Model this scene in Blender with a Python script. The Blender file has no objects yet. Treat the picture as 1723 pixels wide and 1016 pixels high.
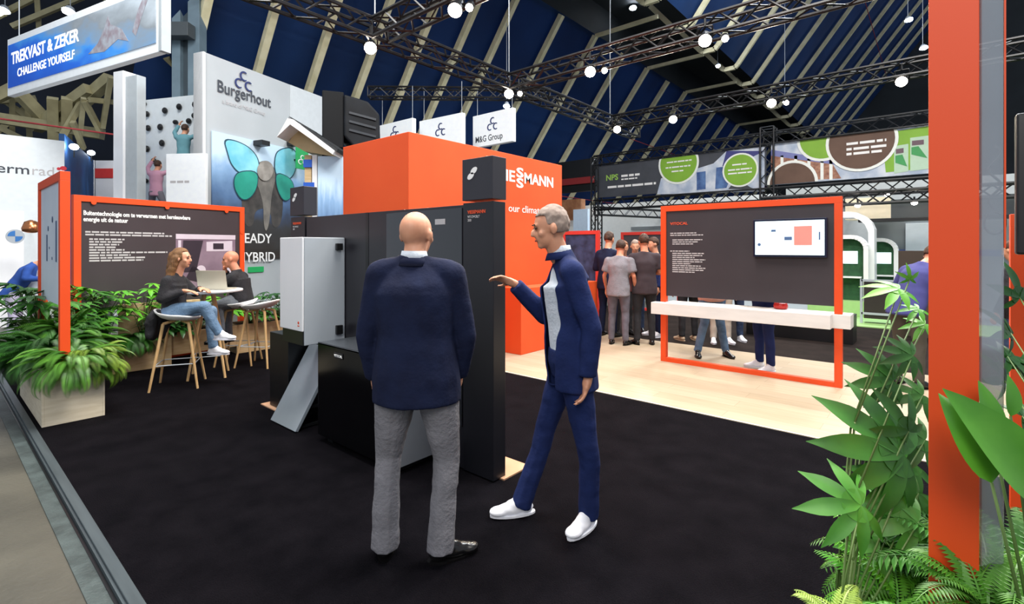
import bpy, bmesh, math, random
from mathutils import Vector, Matrix, noise
R=math.radians; PI=math.pi
random.seed(7)
sc=bpy.context.scene; COL=sc.collection
V=Vector
# ---------------------------------------------------------------- camera, world, lights, exposure
F=840.; CA=0.76283; CB=0.64660; CAMZ=1.55
cam_d=bpy.data.cameras.new('camera'); cam=bpy.data.objects.new('camera',cam_d); COL.objects.link(cam)
cam.location=(0,0,CAMZ); cam.rotation_euler=(R(90),0,math.atan2(CB,CA))
cam_d.sensor_width=36; cam_d.lens=F/1723*36; cam_d.shift_y=-91/1723; cam_d.clip_start=.05; cam_d.clip_end=300
sc.camera=cam
CAMRZ=math.atan2(CB,CA)
w=bpy.data.worlds.new('world'); sc.world=w; w.use_nodes=True
w.node_tree.nodes['Background'].inputs[0].default_value=(.80,.88,1,1)
w.node_tree.nodes['Background'].inputs[1].default_value=.55
sc.view_settings.view_transform='Standard'; sc.view_settings.look='None'; sc.view_settings.gamma=1
sc.view_settings.use_curve_mapping=False; sc.view_settings.exposure=0.15
def area(name,loc,size,power,col,rot=(0,0,0),sy=None):
    l=bpy.data.lights.new(name,'AREA'); l.shape='RECTANGLE'; l.size=size; l.size_y=sy or size; l.energy=power; l.color=col
    o=bpy.data.objects.new(name,l); COL.objects.link(o); o.location=loc; o.rotation_euler=rot; return o
# high-bay hall lighting above the stand (out of frame), then an added fill
area('hall_or_fill_light',(-2.5,3.0,9.5),3,900,(1,.95,.88))
area('hall_or_fill_light',(-7.5,1.0,11),3,800,(1,.97,.92))
area('hall_or_fill_light',(1.0,6.5,11),4,1300,(1,.95,.88))
area('hall_or_fill_light',(-1,18,16),5,3500,(.9,.95,1))
area('hall_or_fill_light',(-10.5,1.0,8.6),2,120,(.93,.97,1),(0,R(35),0))
area('hall_or_fill_light',(1.2,-3.2,5.5),3,230,(1,.96,.9),(R(48),0,R(18)))  # unseen fill behind the camera, added to brighten the near orange post

def P(px,py,D):      # survey point: image bearing at a measured depth -> world
    X=(px-861)/F*D
    return V((X*CA-D*CB, X*CB+D*CA, CAMZ+(417-py)*D/F))

# ---------------------------------------------------------------- materials
def lin(h):
    h=h.lstrip('#'); o=[]
    for i in (0,2,4):
        c=int(h[i:i+2],16)/255; o.append(c/12.92 if c<=.04045 else ((c+.055)/1.055)**2.4)
    return (*o,1)
MC={}
def mat(name,h,rough=.6,metal=0,h2=None,ns=8,bump=0,bs=60,emit=0,stretch=None,coat=0,trans=0,alpha=1,det=4,ramp=(.35,.65),spec=None):
    if name in MC: return MC[name]
    m=bpy.data.materials.new(name); m.use_nodes=True; nt=m.node_tree; b=nt.nodes['Principled BSDF']
    c=lin(h); b.inputs['Base Color'].default_value=c; b.inputs['Roughness'].default_value=rough; b.inputs['Metallic'].default_value=metal
    if spec is not None: b.inputs['Specular IOR Level'].default_value=spec
    if coat: b.inputs['Coat Weight'].default_value=coat; b.inputs['Coat Roughness'].default_value=.05
    if trans: b.inputs['Transmission Weight'].default_value=trans
    if alpha<1: b.inputs['Alpha'].default_value=alpha
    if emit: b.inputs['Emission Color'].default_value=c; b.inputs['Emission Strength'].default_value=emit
    tc=nt.nodes.new('ShaderNodeTexCoord'); mp=nt.nodes.new('ShaderNodeMapping'); nt.links.new(tc.outputs['Object'],mp.inputs[0])
    if stretch: mp.inputs['Scale'].default_value=stretch
    n=nt.nodes.new('ShaderNodeTexNoise'); n.inputs['Scale'].default_value=ns; n.inputs['Detail'].default_value=det
    nt.links.new(mp.outputs[0],n.inputs[0])
    r=nt.nodes.new('ShaderNodeValToRGB'); nt.links.new(n.outputs[0],r.inputs[0])
    r.color_ramp.elements[0].position=ramp[0]; r.color_ramp.elements[1].position=ramp[1]
    r.color_ramp.elements[0].color=c; r.color_ramp.elements[1].color=lin(h2) if h2 else tuple(min(1,x*1.06) for x in c[:3])+(1,)
    nt.links.new(r.outputs[0],b.inputs['Base Color'])
    if bump:
        n2=nt.nodes.new('ShaderNodeTexNoise'); n2.inputs['Scale'].default_value=bs; nt.links.new(mp.outputs[0],n2.inputs[0])
        bp=nt.nodes.new('ShaderNodeBump'); bp.inputs['Strength'].default_value=bump; bp.inputs['Distance'].default_value=.02
        nt.links.new(n2.outputs[0],bp.inputs['Height']); nt.links.new(bp.outputs[0],b.inputs['Normal'])
    MC[name]=m; return m
ORANGE=mat('orange_lacquer','#e24911',.5,h2='#e44c14',ns=2)
TOWER=mat('orange_wall_fabric','#e2541c',.75,h2='#de4e18',ns=1.2)
DARK=mat('anthracite_board','#3b3539',.42,h2='#3f393d',ns=2)
BLACK=mat('satin_black','#101113',.35,h2='#141518',ns=3)
GLOSSB=mat('gloss_black','#050507',.12,h2='#070709',ns=3)
WALLBLK=mat('black_display_wall','#222127',.33,h2='#26252b',ns=2)
WHITE=mat('matt_white','#dfe0e2',.6,h2='#e6e7e9',ns=2)
WHITEM=mat('white_metal','#eef0f4',.35,h2='#f4f5f8',ns=2)
GREYM=mat('light_grey_metal','#aab2ba',.4,h2='#b0b8c0',ns=2)
SLABM=mat('slanted_panel_metal','#8f99a3',.3,.3,h2='#98a2ac',ns=3)
BRUSH=mat('brushed_grey_top','#5a6068',.3,.7,h2='#6a7078',ns=20,stretch=(1,8,1))
TXT=mat('white_lettering','#f2f2f2',.6)
TXTB=mat('glowing_lettering','#ffffff',.6,emit=.5)  # emission stands in for light on the banner lettering
TXTG=mat('grey_lettering','#b9b6b8',.6)
TXTO=mat('orange_lettering','#e0532e',.6)
TXTD=mat('dark_lettering','#3a3f48',.6)
NAVYL=mat('navy_lettering','#1d2c66',.6)
CARPET=mat('black_carpet','#09080d',.97,spec=.05,h2='#131116',ns=5,bump=.9,bs=160,det=10,ramp=(.3,.7))
CARPET2=mat('dark_brown_carpet','#1d1817',.97,spec=.1,h2='#28211f',ns=3,bump=.5,bs=120,det=8)
TRIMM=mat('grey_edge_trim','#3f484d',.45,.3,h2='#4a5459',ns=6,stretch=(.3,4,4))
TAPE=mat('grey_floor_tape','#2f3838',.5,h2='#434e4e',ns=9,bump=.2)
BEIGE=mat('cream_steel','#e0dab8',.55,h2='#cfc8a2',ns=3)
TRUSSM=mat('black_truss_metal','#17181b',.4,.4,h2='#26272a',ns=5)
NAVY=mat('navy_roof_panel','#1a3c70',.6,h2='#234b84',ns=.35,det=2)
DARKG=mat('dark_grey_gable','#22282c',.7,h2='#2a3136',ns=.5)
WOODL=mat('pale_oak_leg','#cfae7e',.5,h2='#c09a66',ns=12,stretch=(3,3,.4))
PLY=mat('pale_planter_board','#d9cfb9',.65,h2='#cbbfa6',ns=5,stretch=(1,1,7))
PLY2=mat('tan_planter_board','#cdb38a',.65,h2='#c0a477',ns=5,stretch=(1,1,7))
SKIN=mat('skin','#c98d6f',.5,h2='#d39a7c',ns=12)
SKIN2=mat('ruddy_skin','#c07a5c',.5,h2='#cb8668',ns=12)
DENIM=mat('blue_denim','#54718f',.85,h2='#6884a1',ns=14,bump=.3)
DDENIM=mat('dark_denim','#22304a',.85,h2='#34466a',ns=14,bump=.3)
GTROUS=mat('grey_trousers','#6d6c71',.85,h2='#7b7a80',ns=9,bump=.3)
NAVYSUIT=mat('navy_suit_cloth','#141a33',.85,spec=.2,h2='#18203c',ns=9,bump=.12)
NAVYSUIT2=mat('bright_navy_suit_cloth','#18244e',.85,spec=.2,h2='#1d2b5a',ns=9,bump=.12)
BLKCLOTH=mat('black_cloth','#18181c',.9,h2='#222228',ns=9,bump=.3)
GREYCLOTH=mat('grey_cloth','#77757c',.9,h2='#838189',ns=9,bump=.3)
SHIRTW=mat('white_cloth','#c6cfdb',.85,h2='#d5dce6',ns=9,bump=.2)
SHOEB=mat('black_leather','#0d0c0d',.25,h2='#151415',ns=9)
SHOEW=mat('white_shoe','#e3e4ec',.6,h2='#ecedf3',ns=9)
HAIRB=mat('brown_hair','#5e3f26',.6,h2='#8a6238',ns=30,stretch=(6,6,.6),bump=.4,bs=90)
HAIRD=mat('dark_hair','#2e1c12',.7,h2='#4a2c1a',ns=30,bump=.4)
HAIRG=mat('grey_stubble','#8a7a70',.8,h2='#9a8a80',ns=60)
EYEW=mat('eye','#20180f',.3)
LIP=mat('lip','#9a5648',.5)
def leafm(n,a,b,r=.45): return mat(n,a,r,h2=b,ns=7)
LG1=leafm('leaf_fern_green','#2f6614','#588f28'); LG2=leafm('leaf_deep_green','#1c4d10','#34721c'); LG3=leafm('leaf_bright_green','#3f8c18','#66aa28')
LG4=leafm('leaf_dark_green','#163f16','#28591f',.35); LG5=leafm('leaf_yellow_green','#7d9b3a','#94ad4a')
STEM=mat('plant_stem','#4a652c',.6); SOIL=mat('potting_soil','#2a1f17',.95,ns=20,bump=.6)
SCREEN=mat('screen_light','#dff3f7',.3,emit=1.0)
# wood floor: planks
def woodfloor():
    m=bpy.data.materials.new('pale_wood_floor'); m.use_nodes=True; nt=m.node_tree; b=nt.nodes['Principled BSDF']; b.inputs['Roughness'].default_value=.45
    tc=nt.nodes.new('ShaderNodeTexCoord'); br=nt.nodes.new('ShaderNodeTexBrick'); nt.links.new(tc.outputs['Object'],br.inputs[0])
    br.inputs['Scale'].default_value=1; br.inputs['Brick Width'].default_value=1.5; br.inputs['Row Height'].default_value=.19; br.inputs['Mortar Size'].default_value=.0015
    br.inputs['Color1'].default_value=lin('#bfae96'); br.inputs['Color2'].default_value=lin('#b5a389'); br.inputs['Mortar'].default_value=lin('#8f7d64')
    mp=nt.nodes.new('ShaderNodeMapping'); mp.inputs['Scale'].default_value=(.8,9,1); nt.links.new(tc.outputs['Object'],mp.inputs[0])
    n=nt.nodes.new('ShaderNodeTexNoise'); n.inputs['Scale'].default_value=3; n.inputs['Detail'].default_value=6; nt.links.new(mp.outputs[0],n.inputs[0])
    mx=nt.nodes.new('ShaderNodeMix'); mx.data_type='RGBA'; mx.blend_type='MULTIPLY'; mx.inputs[0].default_value=.35
    nt.links.new(br.outputs[0],mx.inputs[6]); nt.links.new(n.outputs[0],mx.inputs[7]); nt.links.new(mx.outputs[2],b.inputs['Base Color'])
    return m
def concrete():
    m=mat('concrete','#34332d',.45,h2='#504e45',ns=1.3,det=9,bump=.15,bs=30)
    return m
# ---------------------------------------------------------------- mesh helpers
def mb(): return bmesh.new()
def box(bm,x0,x1,y0,y1,z0,z1,mi=0):
    vs=[bm.verts.new((x,y,z)) for x in (x0,x1) for y in (y0,y1) for z in (z0,z1)]
    for f in ((0,1,3,2),(4,6,7,5),(0,4,5,1),(2,3,7,6),(0,2,6,4),(1,5,7,3)):
        fc=bm.faces.new([vs[i] for i in f]); fc.material_index=mi
    return vs
def tube(bm,a,b,r0,r1=None,n=8,mi=0):
    a=V(a);b=V(b); r1=r0 if r1 is None else r1
    d=(b-a).normalized(); u=d.orthogonal().normalized(); v=d.cross(u)
    A=[];B=[]
    for i in range(n):
        t=2*PI*i/n+PI/n; o=u*math.cos(t)+v*math.sin(t)
        A.append(bm.verts.new(a+o*r0)); B.append(bm.verts.new(b+o*r1))
    for i in range(n):
        f=bm.faces.new((A[i],A[(i+1)%n],B[(i+1)%n],B[i])); f.material_index=mi
    bm.faces.new(A[::-1]).material_index=mi; bm.faces.new(B).material_index=mi
def bar(bm,a,b,w,h=None):   # rectangular bar
    a=V(a);b=V(b);h=h or w; d=(b-a).normalized(); up=V((0,0,1)) if abs(d.z)<.95 else V((1,0,0))
    u=d.cross(up).normalized(); v=u.cross(d)
    q=[(-1,-1),(1,-1),(1,1),(-1,1)]
    A=[bm.verts.new(a+u*(w/2*x)+v*(h/2*y)) for x,y in q]; B=[bm.verts.new(b+u*(w/2*x)+v*(h/2*y)) for x,y in q]
    for i in range(4): bm.faces.new((A[i],A[(i+1)%4],B[(i+1)%4],B[i]))
    bm.faces.new(A[::-1]); bm.faces.new(B)
def path(bm,pts,r,n=8):
    for a,b in zip(pts,pts[1:]): tube(bm,a,b,r,r,n)
def prism(bm,pts,axis,a0,a1):   # pts 2D polygon, extruded along axis ('x','y','z')
    def mk(p,a):
        if axis=='x': return (a,p[0],p[1])
        if axis=='y': return (p[0],a,p[1])
        return (p[0],p[1],a)
    A=[bm.verts.new(mk(p,a0)) for p in pts]; B=[bm.verts.new(mk(p,a1)) for p in pts]
    n=len(pts)
    for i in range(n): bm.faces.new((A[i],A[(i+1)%n],B[(i+1)%n],B[i]))
    bm.faces.new(A[::-1]); bm.faces.new(B)
def lathe(bm,prof,n=24,c=(0,0,0)):
    rings=[]
    for r,z in prof:
        rings.append([bm.verts.new((c[0]+r*math.cos(2*PI*i/n),c[1]+r*math.sin(2*PI*i/n),c[2]+z)) for i in range(n)])
    for a,b in zip(rings,rings[1:]):
        for i in range(n): bm.faces.new((a[i],a[(i+1)%n],b[(i+1)%n],b[i]))
    bm.faces.new(rings[0][::-1]); bm.faces.new(rings[-1])
def obj(name,bm,m,parent=None,bevel=0,smooth=False,seg=2):
    bmesh.ops.recalc_face_normals(bm,faces=bm.faces)
    me=bpy.data.meshes.new(name); bm.to_mesh(me); bm.free()
    for x in (m if isinstance(m,(list,tuple)) else [m]): me.materials.append(x)
    o=bpy.data.objects.new(name,me); COL.objects.link(o)
    if parent: o.parent=parent
    if smooth:
        for p in me.polygons: p.use_smooth=True
    if bevel:
        md=o.modifiers.new('bevel','BEVEL'); md.width=bevel; md.segments=seg; md.limit_method='ANGLE'
    return o
def tag(o,label,cat,group=None,kind=None):
    if label: o['label']=label
    if cat: o['category']=cat
    if group: o['group']=group
    if kind: o['kind']=kind
    return o
def thing(name,label,cat,loc=(0,0,0),rz=0,group=None):
    o=bpy.data.objects.new(name,None); COL.objects.link(o); o.empty_display_size=.1
    o.location=loc; o.rotation_euler=(0,0,rz); return tag(o,label,cat,group)
def bx(name,d,m,parent=None,bevel=.004):
    b=mb(); box(b,*d); return obj(name,b,m,parent,bevel)
def struct(name,bm,m,**k): return tag(obj(name,bm,m,**k),None,None,kind='structure')
def baked(o):
    dg=bpy.context.evaluated_depsgraph_get(); me=bpy.data.meshes.new_from_object(o.evaluated_get(dg)); return me
FONT_CACHE={}
def text(name,s,size,m,parent,x,y,z,face='-y',ext=.0015,align='LEFT',sx=1,space=1,bold=0,fit=None,fith=None):
    """lettering as mesh; face '-y': reads along +x, stands on z; face '+x'... handled by parents"""
    cu=bpy.data.curves.new(name,'FONT'); cu.body=s; cu.size=size; cu.extrude=ext; cu.align_x=align; cu.space_character=space; cu.offset=bold; cu.resolution_u=3
    t=bpy.data.objects.new(name,cu); COL.objects.link(t); bpy.context.view_layer.update()
    me=baked(t); bpy.data.objects.remove(t); bpy.data.curves.remove(cu)
    me.name=name; me.materials.clear(); me.materials.append(m)
    sz=1
    if fit:
        xs=[v.co.x for v in me.vertices]; off=min(xs); sx=fit/(max(xs)-off)
        for v in me.vertices: v.co.x-=off
    if fith: sz=fith/max(v.co.y for v in me.vertices)
    for v in me.vertices:
        c=v.co.copy(); 
        if face=='-y': v.co=(c.x*sx,-c.z,c.y*sz)
        elif face=='+x': v.co=(c.z,c.x*sx,c.y)
    o=bpy.data.objects.new(name,me); COL.objects.link(o); o.location=(x,y,z)
    if parent: o.parent=parent
    return o
def poly(bm,pts,y,th=.002):   # flat raised shape on a front (-y) face
    prism(bm,pts,'y',y,y-th)
def disc_pts(cx,cz,rx,rz=None,n=32,a0=0,a1=2*PI):
    rz=rz or rx
    full=abs(a1-a0-2*PI)<1e-6
    return [(cx+rx*math.cos(a0+(a1-a0)*i/(n if full else n-1)),cz+rz*math.sin(a0+(a1-a0)*i/(n if full else n-1))) for i in range(n)]
def lines(bm,x,z,widths,h=.012,pitch=.028,y=0,th=.0015):
    for i,wd in enumerate(widths):
        # each line broken into word-long dashes: print too small to read
        xx=x; 
        while xx<x+wd-.004:
            l=min(random.uniform(.02,.075)*h/.012,x+wd-xx); prism(bm,[(xx,z-i*pitch),(xx+l,z-i*pitch),(xx+l,z-i*pitch+h),(xx,z-i*pitch+h)],'y',y,y-th); xx+=l+h*.6
def ccc(bm,cx,cz,r,y,t=None):
    t=t or r*.28
    for dx,dz in ((0,r*1.75),(-r*1.15,0),(r*1.15,0)):
        n=16; o=[];i_=[]
        for k in range(n+1):
            a=R(55)+R(250)*k/n; o.append((cx+dx+r*math.cos(a),cz+dz+r*math.sin(a))); i_.append((cx+dx+(r-t)*math.cos(a)+t*.3,cz+dz+(r-t)*math.sin(a)))
        for k in range(n): prism(bm,[o[k],o[k+1],i_[k+1],i_[k]],'y',y,y-.01)
# ---------------------------------------------------------------- ground and hall shell
b=mb(); box(b,-45,25,-8,75,-.15,-.045); struct('floor',b,concrete())
b=mb(); box(b,-9.4,1.8,.63,4.71,-.044,0); struct('floor_black_carpet',b,CARPET)
b=mb(); box(b,-9.4,1.8,4.71,7.9,-.044,.004); o=struct('floor_pale_wood',b,woodfloor())
b=mb(); box(b,-9.4,1.8,4.695,4.712,-.03,.007); struct('trim_1',b,mat('thin_wood_edge','#e3d8c2',.5))
b=mb(); box(b,-12,5,7.9,11.9,-.044,0); struct('floor_brown_carpet',b,CARPET2)
b=mb(); box(b,-9.4,1.8,.578,.63,-.044,.002); o=struct('trim_2',b,TRIMM,bevel=.003)
b=mb(); box(b,-9.4,1.8,.552,.566,-.044,-.036); struct('trim_3',b,BLACK)
b=mb(); box(b,-9.4,1.8,.475,.552,-.0445,-.040); struct('trim_4',b,TAPE)
b=mb(); box(b,-9.4,1.8,.566,.578,-.044,-.012); struct('trim_5',b,TRIMM)
b=mb(); box(b,-2.3,3,11.9,13.6,-.045,.02); struct('floor_green_strip',b,mat('pale_green_floor','#9bc47c',.6))
b=mb(); box(b,-9,4,13.6,24,-.045,.0); struct('floor_grey_carpet',b,mat('grey_floor','#8d9496',.6))
# base plate of the display island, pale wood peeping out at both ends
b=mb(); prism(b,[(-5.09,2.16),(-4.62,2.16),(-4.62,2.5),(-2.19,2.5),(-2.19,2.78),(-5.09,2.78)],'z',0,.010); tag(obj('base_plate',b,mat('copper_wood_sheet','#c9a081',.45,h2='#bd9170',ns=4)),'thin pale wooden base sheet on the carpet under the black display wall','floor plate')
# roof: frames of cream steel, navy panels between
K=(-12.05,11.4); SL=.743
def low(z,off=0): return -12.05-(11.4-z)*SL-off
b=mb()
v=[b.verts.new(p) for p in ((low(-.04,.3),3.6,-.04),(low(-.04,.3),64,-.04),(low(11.6,.3),64,11.6),(low(11.6,.3),3.6,11.6))]; b.faces.new(v)
bmesh.ops.solidify(b,geom=b.faces[:],thickness=.08); struct('ceiling',b,NAVY)
def up(z,off=0): return -8.3+(z-11.4)*SL-off
b=mb(); v=[b.verts.new(p) for p in ((up(11.7,.3),-6,11.7),(up(11.7,.3),64,11.7),(up(35,.3),64,35),(up(35,.3),-6,35))]; b.faces.new(v)
bmesh.ops.solidify(b,geom=b.faces[:],thickness=.08); struct('ceiling_upper',b,NAVY)
b=mb(); box(b,-12.4,-8.3,-6,64,13.2,13.3); struct('ceiling_recess',b,DARKG)
b=mb(); box(b,-12.4,-12.3,-6,64,11.5,13.2); struct('ceiling_recess_side',b,DARKG)
b=mb(); box(b,-24,14,62,62.2,0,36); struct('wall_back',b,DARKG)
b=mb(); box(b,-26.2,-26,-8,12,-.05,16); struct('wall_left',b,mat('dark_blue_wall','#0d1522',.8,h2='#131f30',ns=.6))
ti=10
for i in range(24):
    t=4.82+1.65*i if i<7 else 14.72+2.75*(i-6)
    b=mb(); bar(b,(low(-.04),t,-.04),(K[0],t,11.4),.20,.22)
    if i%2==0: bar(b,(K[0],t,11.4),(-9.0,t,11.4),.12,.16)
    struct('trim_%d'%ti,b,BEIGE); ti+=1
for i in range(19):
    t=-1.0+3.3*i
    b=mb(); pts=[(-10.2,12.9),(-9.05,11.5),(-8.9,11.4),(-8.35,11.4),(-8.2,11.55),(up(33),33)]
    for a,c in zip(pts,pts[1:]): bar(b,(a[0],t,a[1]),(c[0],t,c[1]),.16,.22)
    struct('trim_%d'%ti,b,BEIGE); ti+=1
# red safety lines along the roof
for z,s in ((8.2,low(8.2)+.25),(17.5,up(17.5)+.3),(4.6,low(4.6)+.25)):
    b=mb(); tube(b,(s,-3,z),(s,60,z),.022,.022,6); tag(obj('red_cable',b,mat('red_cable','#a33538',.6)),{8.2:'thin red line strung along the lower roof slope, above the left white wall',17.5:'thin red line strung along the upper roof slope at right',4.6:'lowest thin red line on the roof slope behind the white hanging signs'}[z],'cable','red lines along the roof')
# big grey column behind the white wall, left
t=thing('steel_column','tall blue-grey steel column with two flanges behind the white wall','column',P(322,417,13.2)*V((1,1,0)).length and (P(322,417,13.2).x,P(322,417,13.2).y,-.04),R(40))
bx('flange',(-.42,-.2,-.16,.16,0,14),mat('steel_blue_grey','#5d707c',.5,h2='#6b7f8b',ns=2),t)
bx('flange',(.0,.30,-.16,.16,0,14),MC['steel_blue_grey'],t)
bx('web',(-.2,.0,-.03,.03,0,14),mat('web_dark','#39454d',.5),t)
bx('junction_box',(-.75,.22,-.5,-.2,7.0,7.35),mat('box_dark','#3d4448',.5),t)
# cream steel tree girders on the left behind the banner
def girder(label,pts,r,D,extra=()):
    b=mb()
    for (x0,y0,x1,y1) in pts: bar(b,P(x0,y0,D),P(x1,y1,D+.6),r,r*1.2)
    tag(obj('roof_girder',b,mat('khaki_steel','#8f8866',.6,h2='#a39b76',ns=3)),label,'steel girder','left roof girders')
girder('heavy khaki girder fanning out below the blue banner',[(-40,193,172,226),(35,160,78,205),(185,132,95,210),(150,150,60,215),(88,165,90,260),(112,165,112,250),(-30,175,60,130)],.26,15)
girder('slim khaki lattice struts right of the fanned girder, beside the white pillar',[(142,170,168,220),(186,130,172,215),(140,165,133,240),(150,168,190,172),(122,205,140,250),(104,230,140,165)],.12,14.6)
girder('khaki lattice high at left above the far-left white wall',[(-20,150,50,200),(-20,235,45,180),(0,170,60,165),(20,160,20,240),(45,160,50,240),(-20,205,70,250)],.14,16)
girder('khaki struts between banner end and grey column',[(281,60,302,100),(285,0,300,-20),(278,20,305,-6),(280,95,300,130),(262,105,300,100),(240,120,275,108)],.14,13.5)
girder('khaki roof purlins above the banner top',[(60,-30,66,60),(-10,30,90,-20),(20,45,150,-10),(150,-20,240,40),(200,-25,180,30)],.13,16)
# ---------------------------------------------------------------- lighting trusses
def truss(name,a,b_,s=.3,label='',group=None,n=None,r=.03,cat='truss'):
    a=V(a);b_=V(b_);d=(b_-a);L=d.length;d.normalize()
    up=V((0,0,1)) if abs(d.z)<.9 else V((1,0,0)); u=d.cross(up).normalized(); v=u.cross(d)
    bm=mb(); cs=[u*(s/2*i)+v*(s/2*j) for i,j in ((-1,-1),(1,-1),(1,1),(-1,1))]
    for c in cs: tube(bm,a+c,b_+c,r,r,6)
    n=n or max(1,round(L/s/1.1))
    for k in range(n):
        p=a+d*(L*k/n); q=a+d*(L*(k+1)/n)
        for i in range(4):
            c0,c1=cs[i],cs[(i+1)%4]
            if k%2: c0,c1=c1,c0
            tube(bm,p+c0,q+c1,r*.55,r*.55,4)
    for k in (0,n):
        p=a+d*(L*k/n)
        for i in range(4): tube(bm,p+cs[i],p+cs[(i+1)%4],r*.6,r*.6,4)
    return tag(obj(name,bm,TRUSSM),label,cat,group)
ZT=5.05
truss('lighting_truss',(-6.95,.2,ZT),(-6.95,14,ZT),label='long black lighting truss running from top left over the orange tower',group='overhead lighting trusses')
truss('lighting_truss',(-6.8,4.75,ZT),(3,4.75,ZT),label='nearest black cross truss, leaving the long truss at top centre',group='overhead lighting trusses')
truss('lighting_truss',(-6.8,8.1,ZT),(3,8.1,ZT),label='middle black cross truss with the lamp over the orange tower',group='overhead lighting trusses')
truss('lighting_truss',(-6.8,12.45,ZT),(3.5,12.45,ZT),label='farthest black cross truss, above the green and brown banners',group='overhead lighting trusses')
truss('lighting_truss',(-13.1,8.75,6.25),(-9.0,12.4,6.25),s=.3,label='distant black truss carrying the white hanging signs',group='overhead lighting trusses')
for (s,t,l) in ((-6.95,4.75,'left'),(-6.95,8.1,'middle'),(-6.95,12.45,'far')):
    b=mb(); tube(b,(s,t,ZT+.15),(s,t,14),.012,.012,6); tag(obj('hoist_chain',b,mat('chain_steel','#8f9498',.4,.8)),{'left':'steel hoist line rising from the nearest truss corner','middle':'steel hoist line rising from the truss corner above the orange tower','far':'steel hoist line rising from the farthest truss corner'}[l],'cable')
LAMPG=mat('lamp_glass_warm','#fff0dc',.3,emit=45); LAMPC=mat('lamp_glass_cool','#eef6ff',.3,emit=40)
def lamp(s,t,z,label,pair=False,power=260,r=.1,aim=(-3,4,0)):
    o=thing('stage_light',label,'stage light',(s,t,z),0,'warm lamps on the lighting trusses')
    d=(V(aim)-V((s,t,z))).normalized()
    b=mb(); q=-d*.22; tube(b,q,d*.02,r*.9,r*1.05,16); tube(b,-d*.30,-d*.22,r*.5,r*.85,16); obj('housing',b,BLACK,o)
    b=mb(); tube(b,d*.021,d*.03,r*.95,r*.95,20); obj('lens',b,LAMPG,o)
    b=mb(); sd=V((-d.y,d.x,0)).normalized(); path(b,[sd*(r+.01)-d*.1,sd*(r+.01)+V((0,0,.22)),-sd*(r+.01)+V((0,0,.22)),-sd*(r+.01)-d*.1],.012,6); tube(b,(0,0,.22),(0,0,.34),.02,.02,6); obj('yoke',b,BLACK,o)
    if pair:
        b=mb(); e=V((.30,0,-.02)); tube(b,e,e+d*.12,r*.55,r*.6,12); obj('side_head',b,BLACK,o); b=mb(); tube(b,e+d*.121,e+d*.13,r*.5,r*.5,12); obj('side_lens',b,LAMPG,o)
    l=bpy.data.lights.new('bulb','SPOT'); l.energy=power; l.spot_size=R(95); l.spot_blend=.7; l.color=(1,.86,.68); l.shadow_soft_size=.1
    lo=bpy.data.objects.new('bulb',l); COL.objects.link(lo); lo.parent=o; lo.location=d*.06; lo.rotation_euler=d.to_track_quat('-Z','Y').to_euler()
ZL=4.80
LP=[(-7.0,4.70,'warm lamp at the corner of the nearest truss, above the dark ventilation box',0,(-2.5,1.5,1.2)),
(-5.0,4.70,'warm twin lamp at the top edge of the picture, on the nearest cross truss',1,(-3,1.5,1.2)),
(-6.85,7.98,'brightest warm lamp directly above the orange tower',1,(-3.5,4,1)),
(-4.85,7.95,'warm twin lamp right of the lamp above the orange tower',1,(-2,3,1)),
(-2.75,7.92,'warm twin lamp where the middle cross truss passes the roof kink',1,(-1,3,1)),
(-6.65,12.3,'small warm lamp at the far truss corner, lowest of the row',0,(-3,6,1)),
(-5.05,12.25,'warm lamp above the charcoal banner with the green discs',0,(-2.5,6,1)),
(-2.8,12.3,'warm lamp on the farthest cross truss, above the gap between the banners',1,(-1.5,6,1)),
(-.5,12.35,'warm lamp nearest the big orange post at right',0,(-1,6,1))]
for s,t,l,p,a in LP: lamp(s,t,ZL,l,p,aim=a)
# cool hall floodlights, further away
for i,(px,py,D,lab) in enumerate([(1064,15,24,'cool white hall floodlight at top centre right of the twin lamp'),(1207,112,27,'cool white floodlight below the first roof kink'),(1527,35,24,'cool white floodlight high beside the orange post'),(695,175,22,'cool white floodlight above the leftmost white hanging sign'),(743,188,22,'cool white floodlight above the middle white hanging sign'),(782,167,23,'upper cool white floodlight between middle and right hanging signs'),(852,180,19,'cool white floodlight under the lamp above the orange tower'),(1320,172,26,'cool white floodlight left of a warm lamp over the banner gap'),(1552,82,24,'small cool floodlight touching the orange post edge'),(668,196,22,'small cool floodlight just above the left hanging sign'),(8,20,16,'cool white floodlight in the top left corner'),(118,22,15,'cool white floodlight above the blue banner')]):
    p=P(px,py,D); o=thing('hall_floodlight',lab,'floodlight',p,CAMRZ,'cool hall floodlights')
    rr=.16 if py<100 else .12
    b=mb(); tube(b,(0,0,.16),(0,-.05,.02),rr*.6,rr*1.1,16); obj('housing',b,GREYM,o)
    b=mb(); lathe(b,[(rr*1.02,0),(rr*.9,-.05),(rr*.4,-.09)],16,(0,-.06,.02)); obj('lens',b,LAMPC,o)
    b=mb(); tube(b,(0,0,.16),(0,0,6 if i==7 else 3.2),.012,.012,6); obj('suspension_rod',b,GREYM,o)
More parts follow.
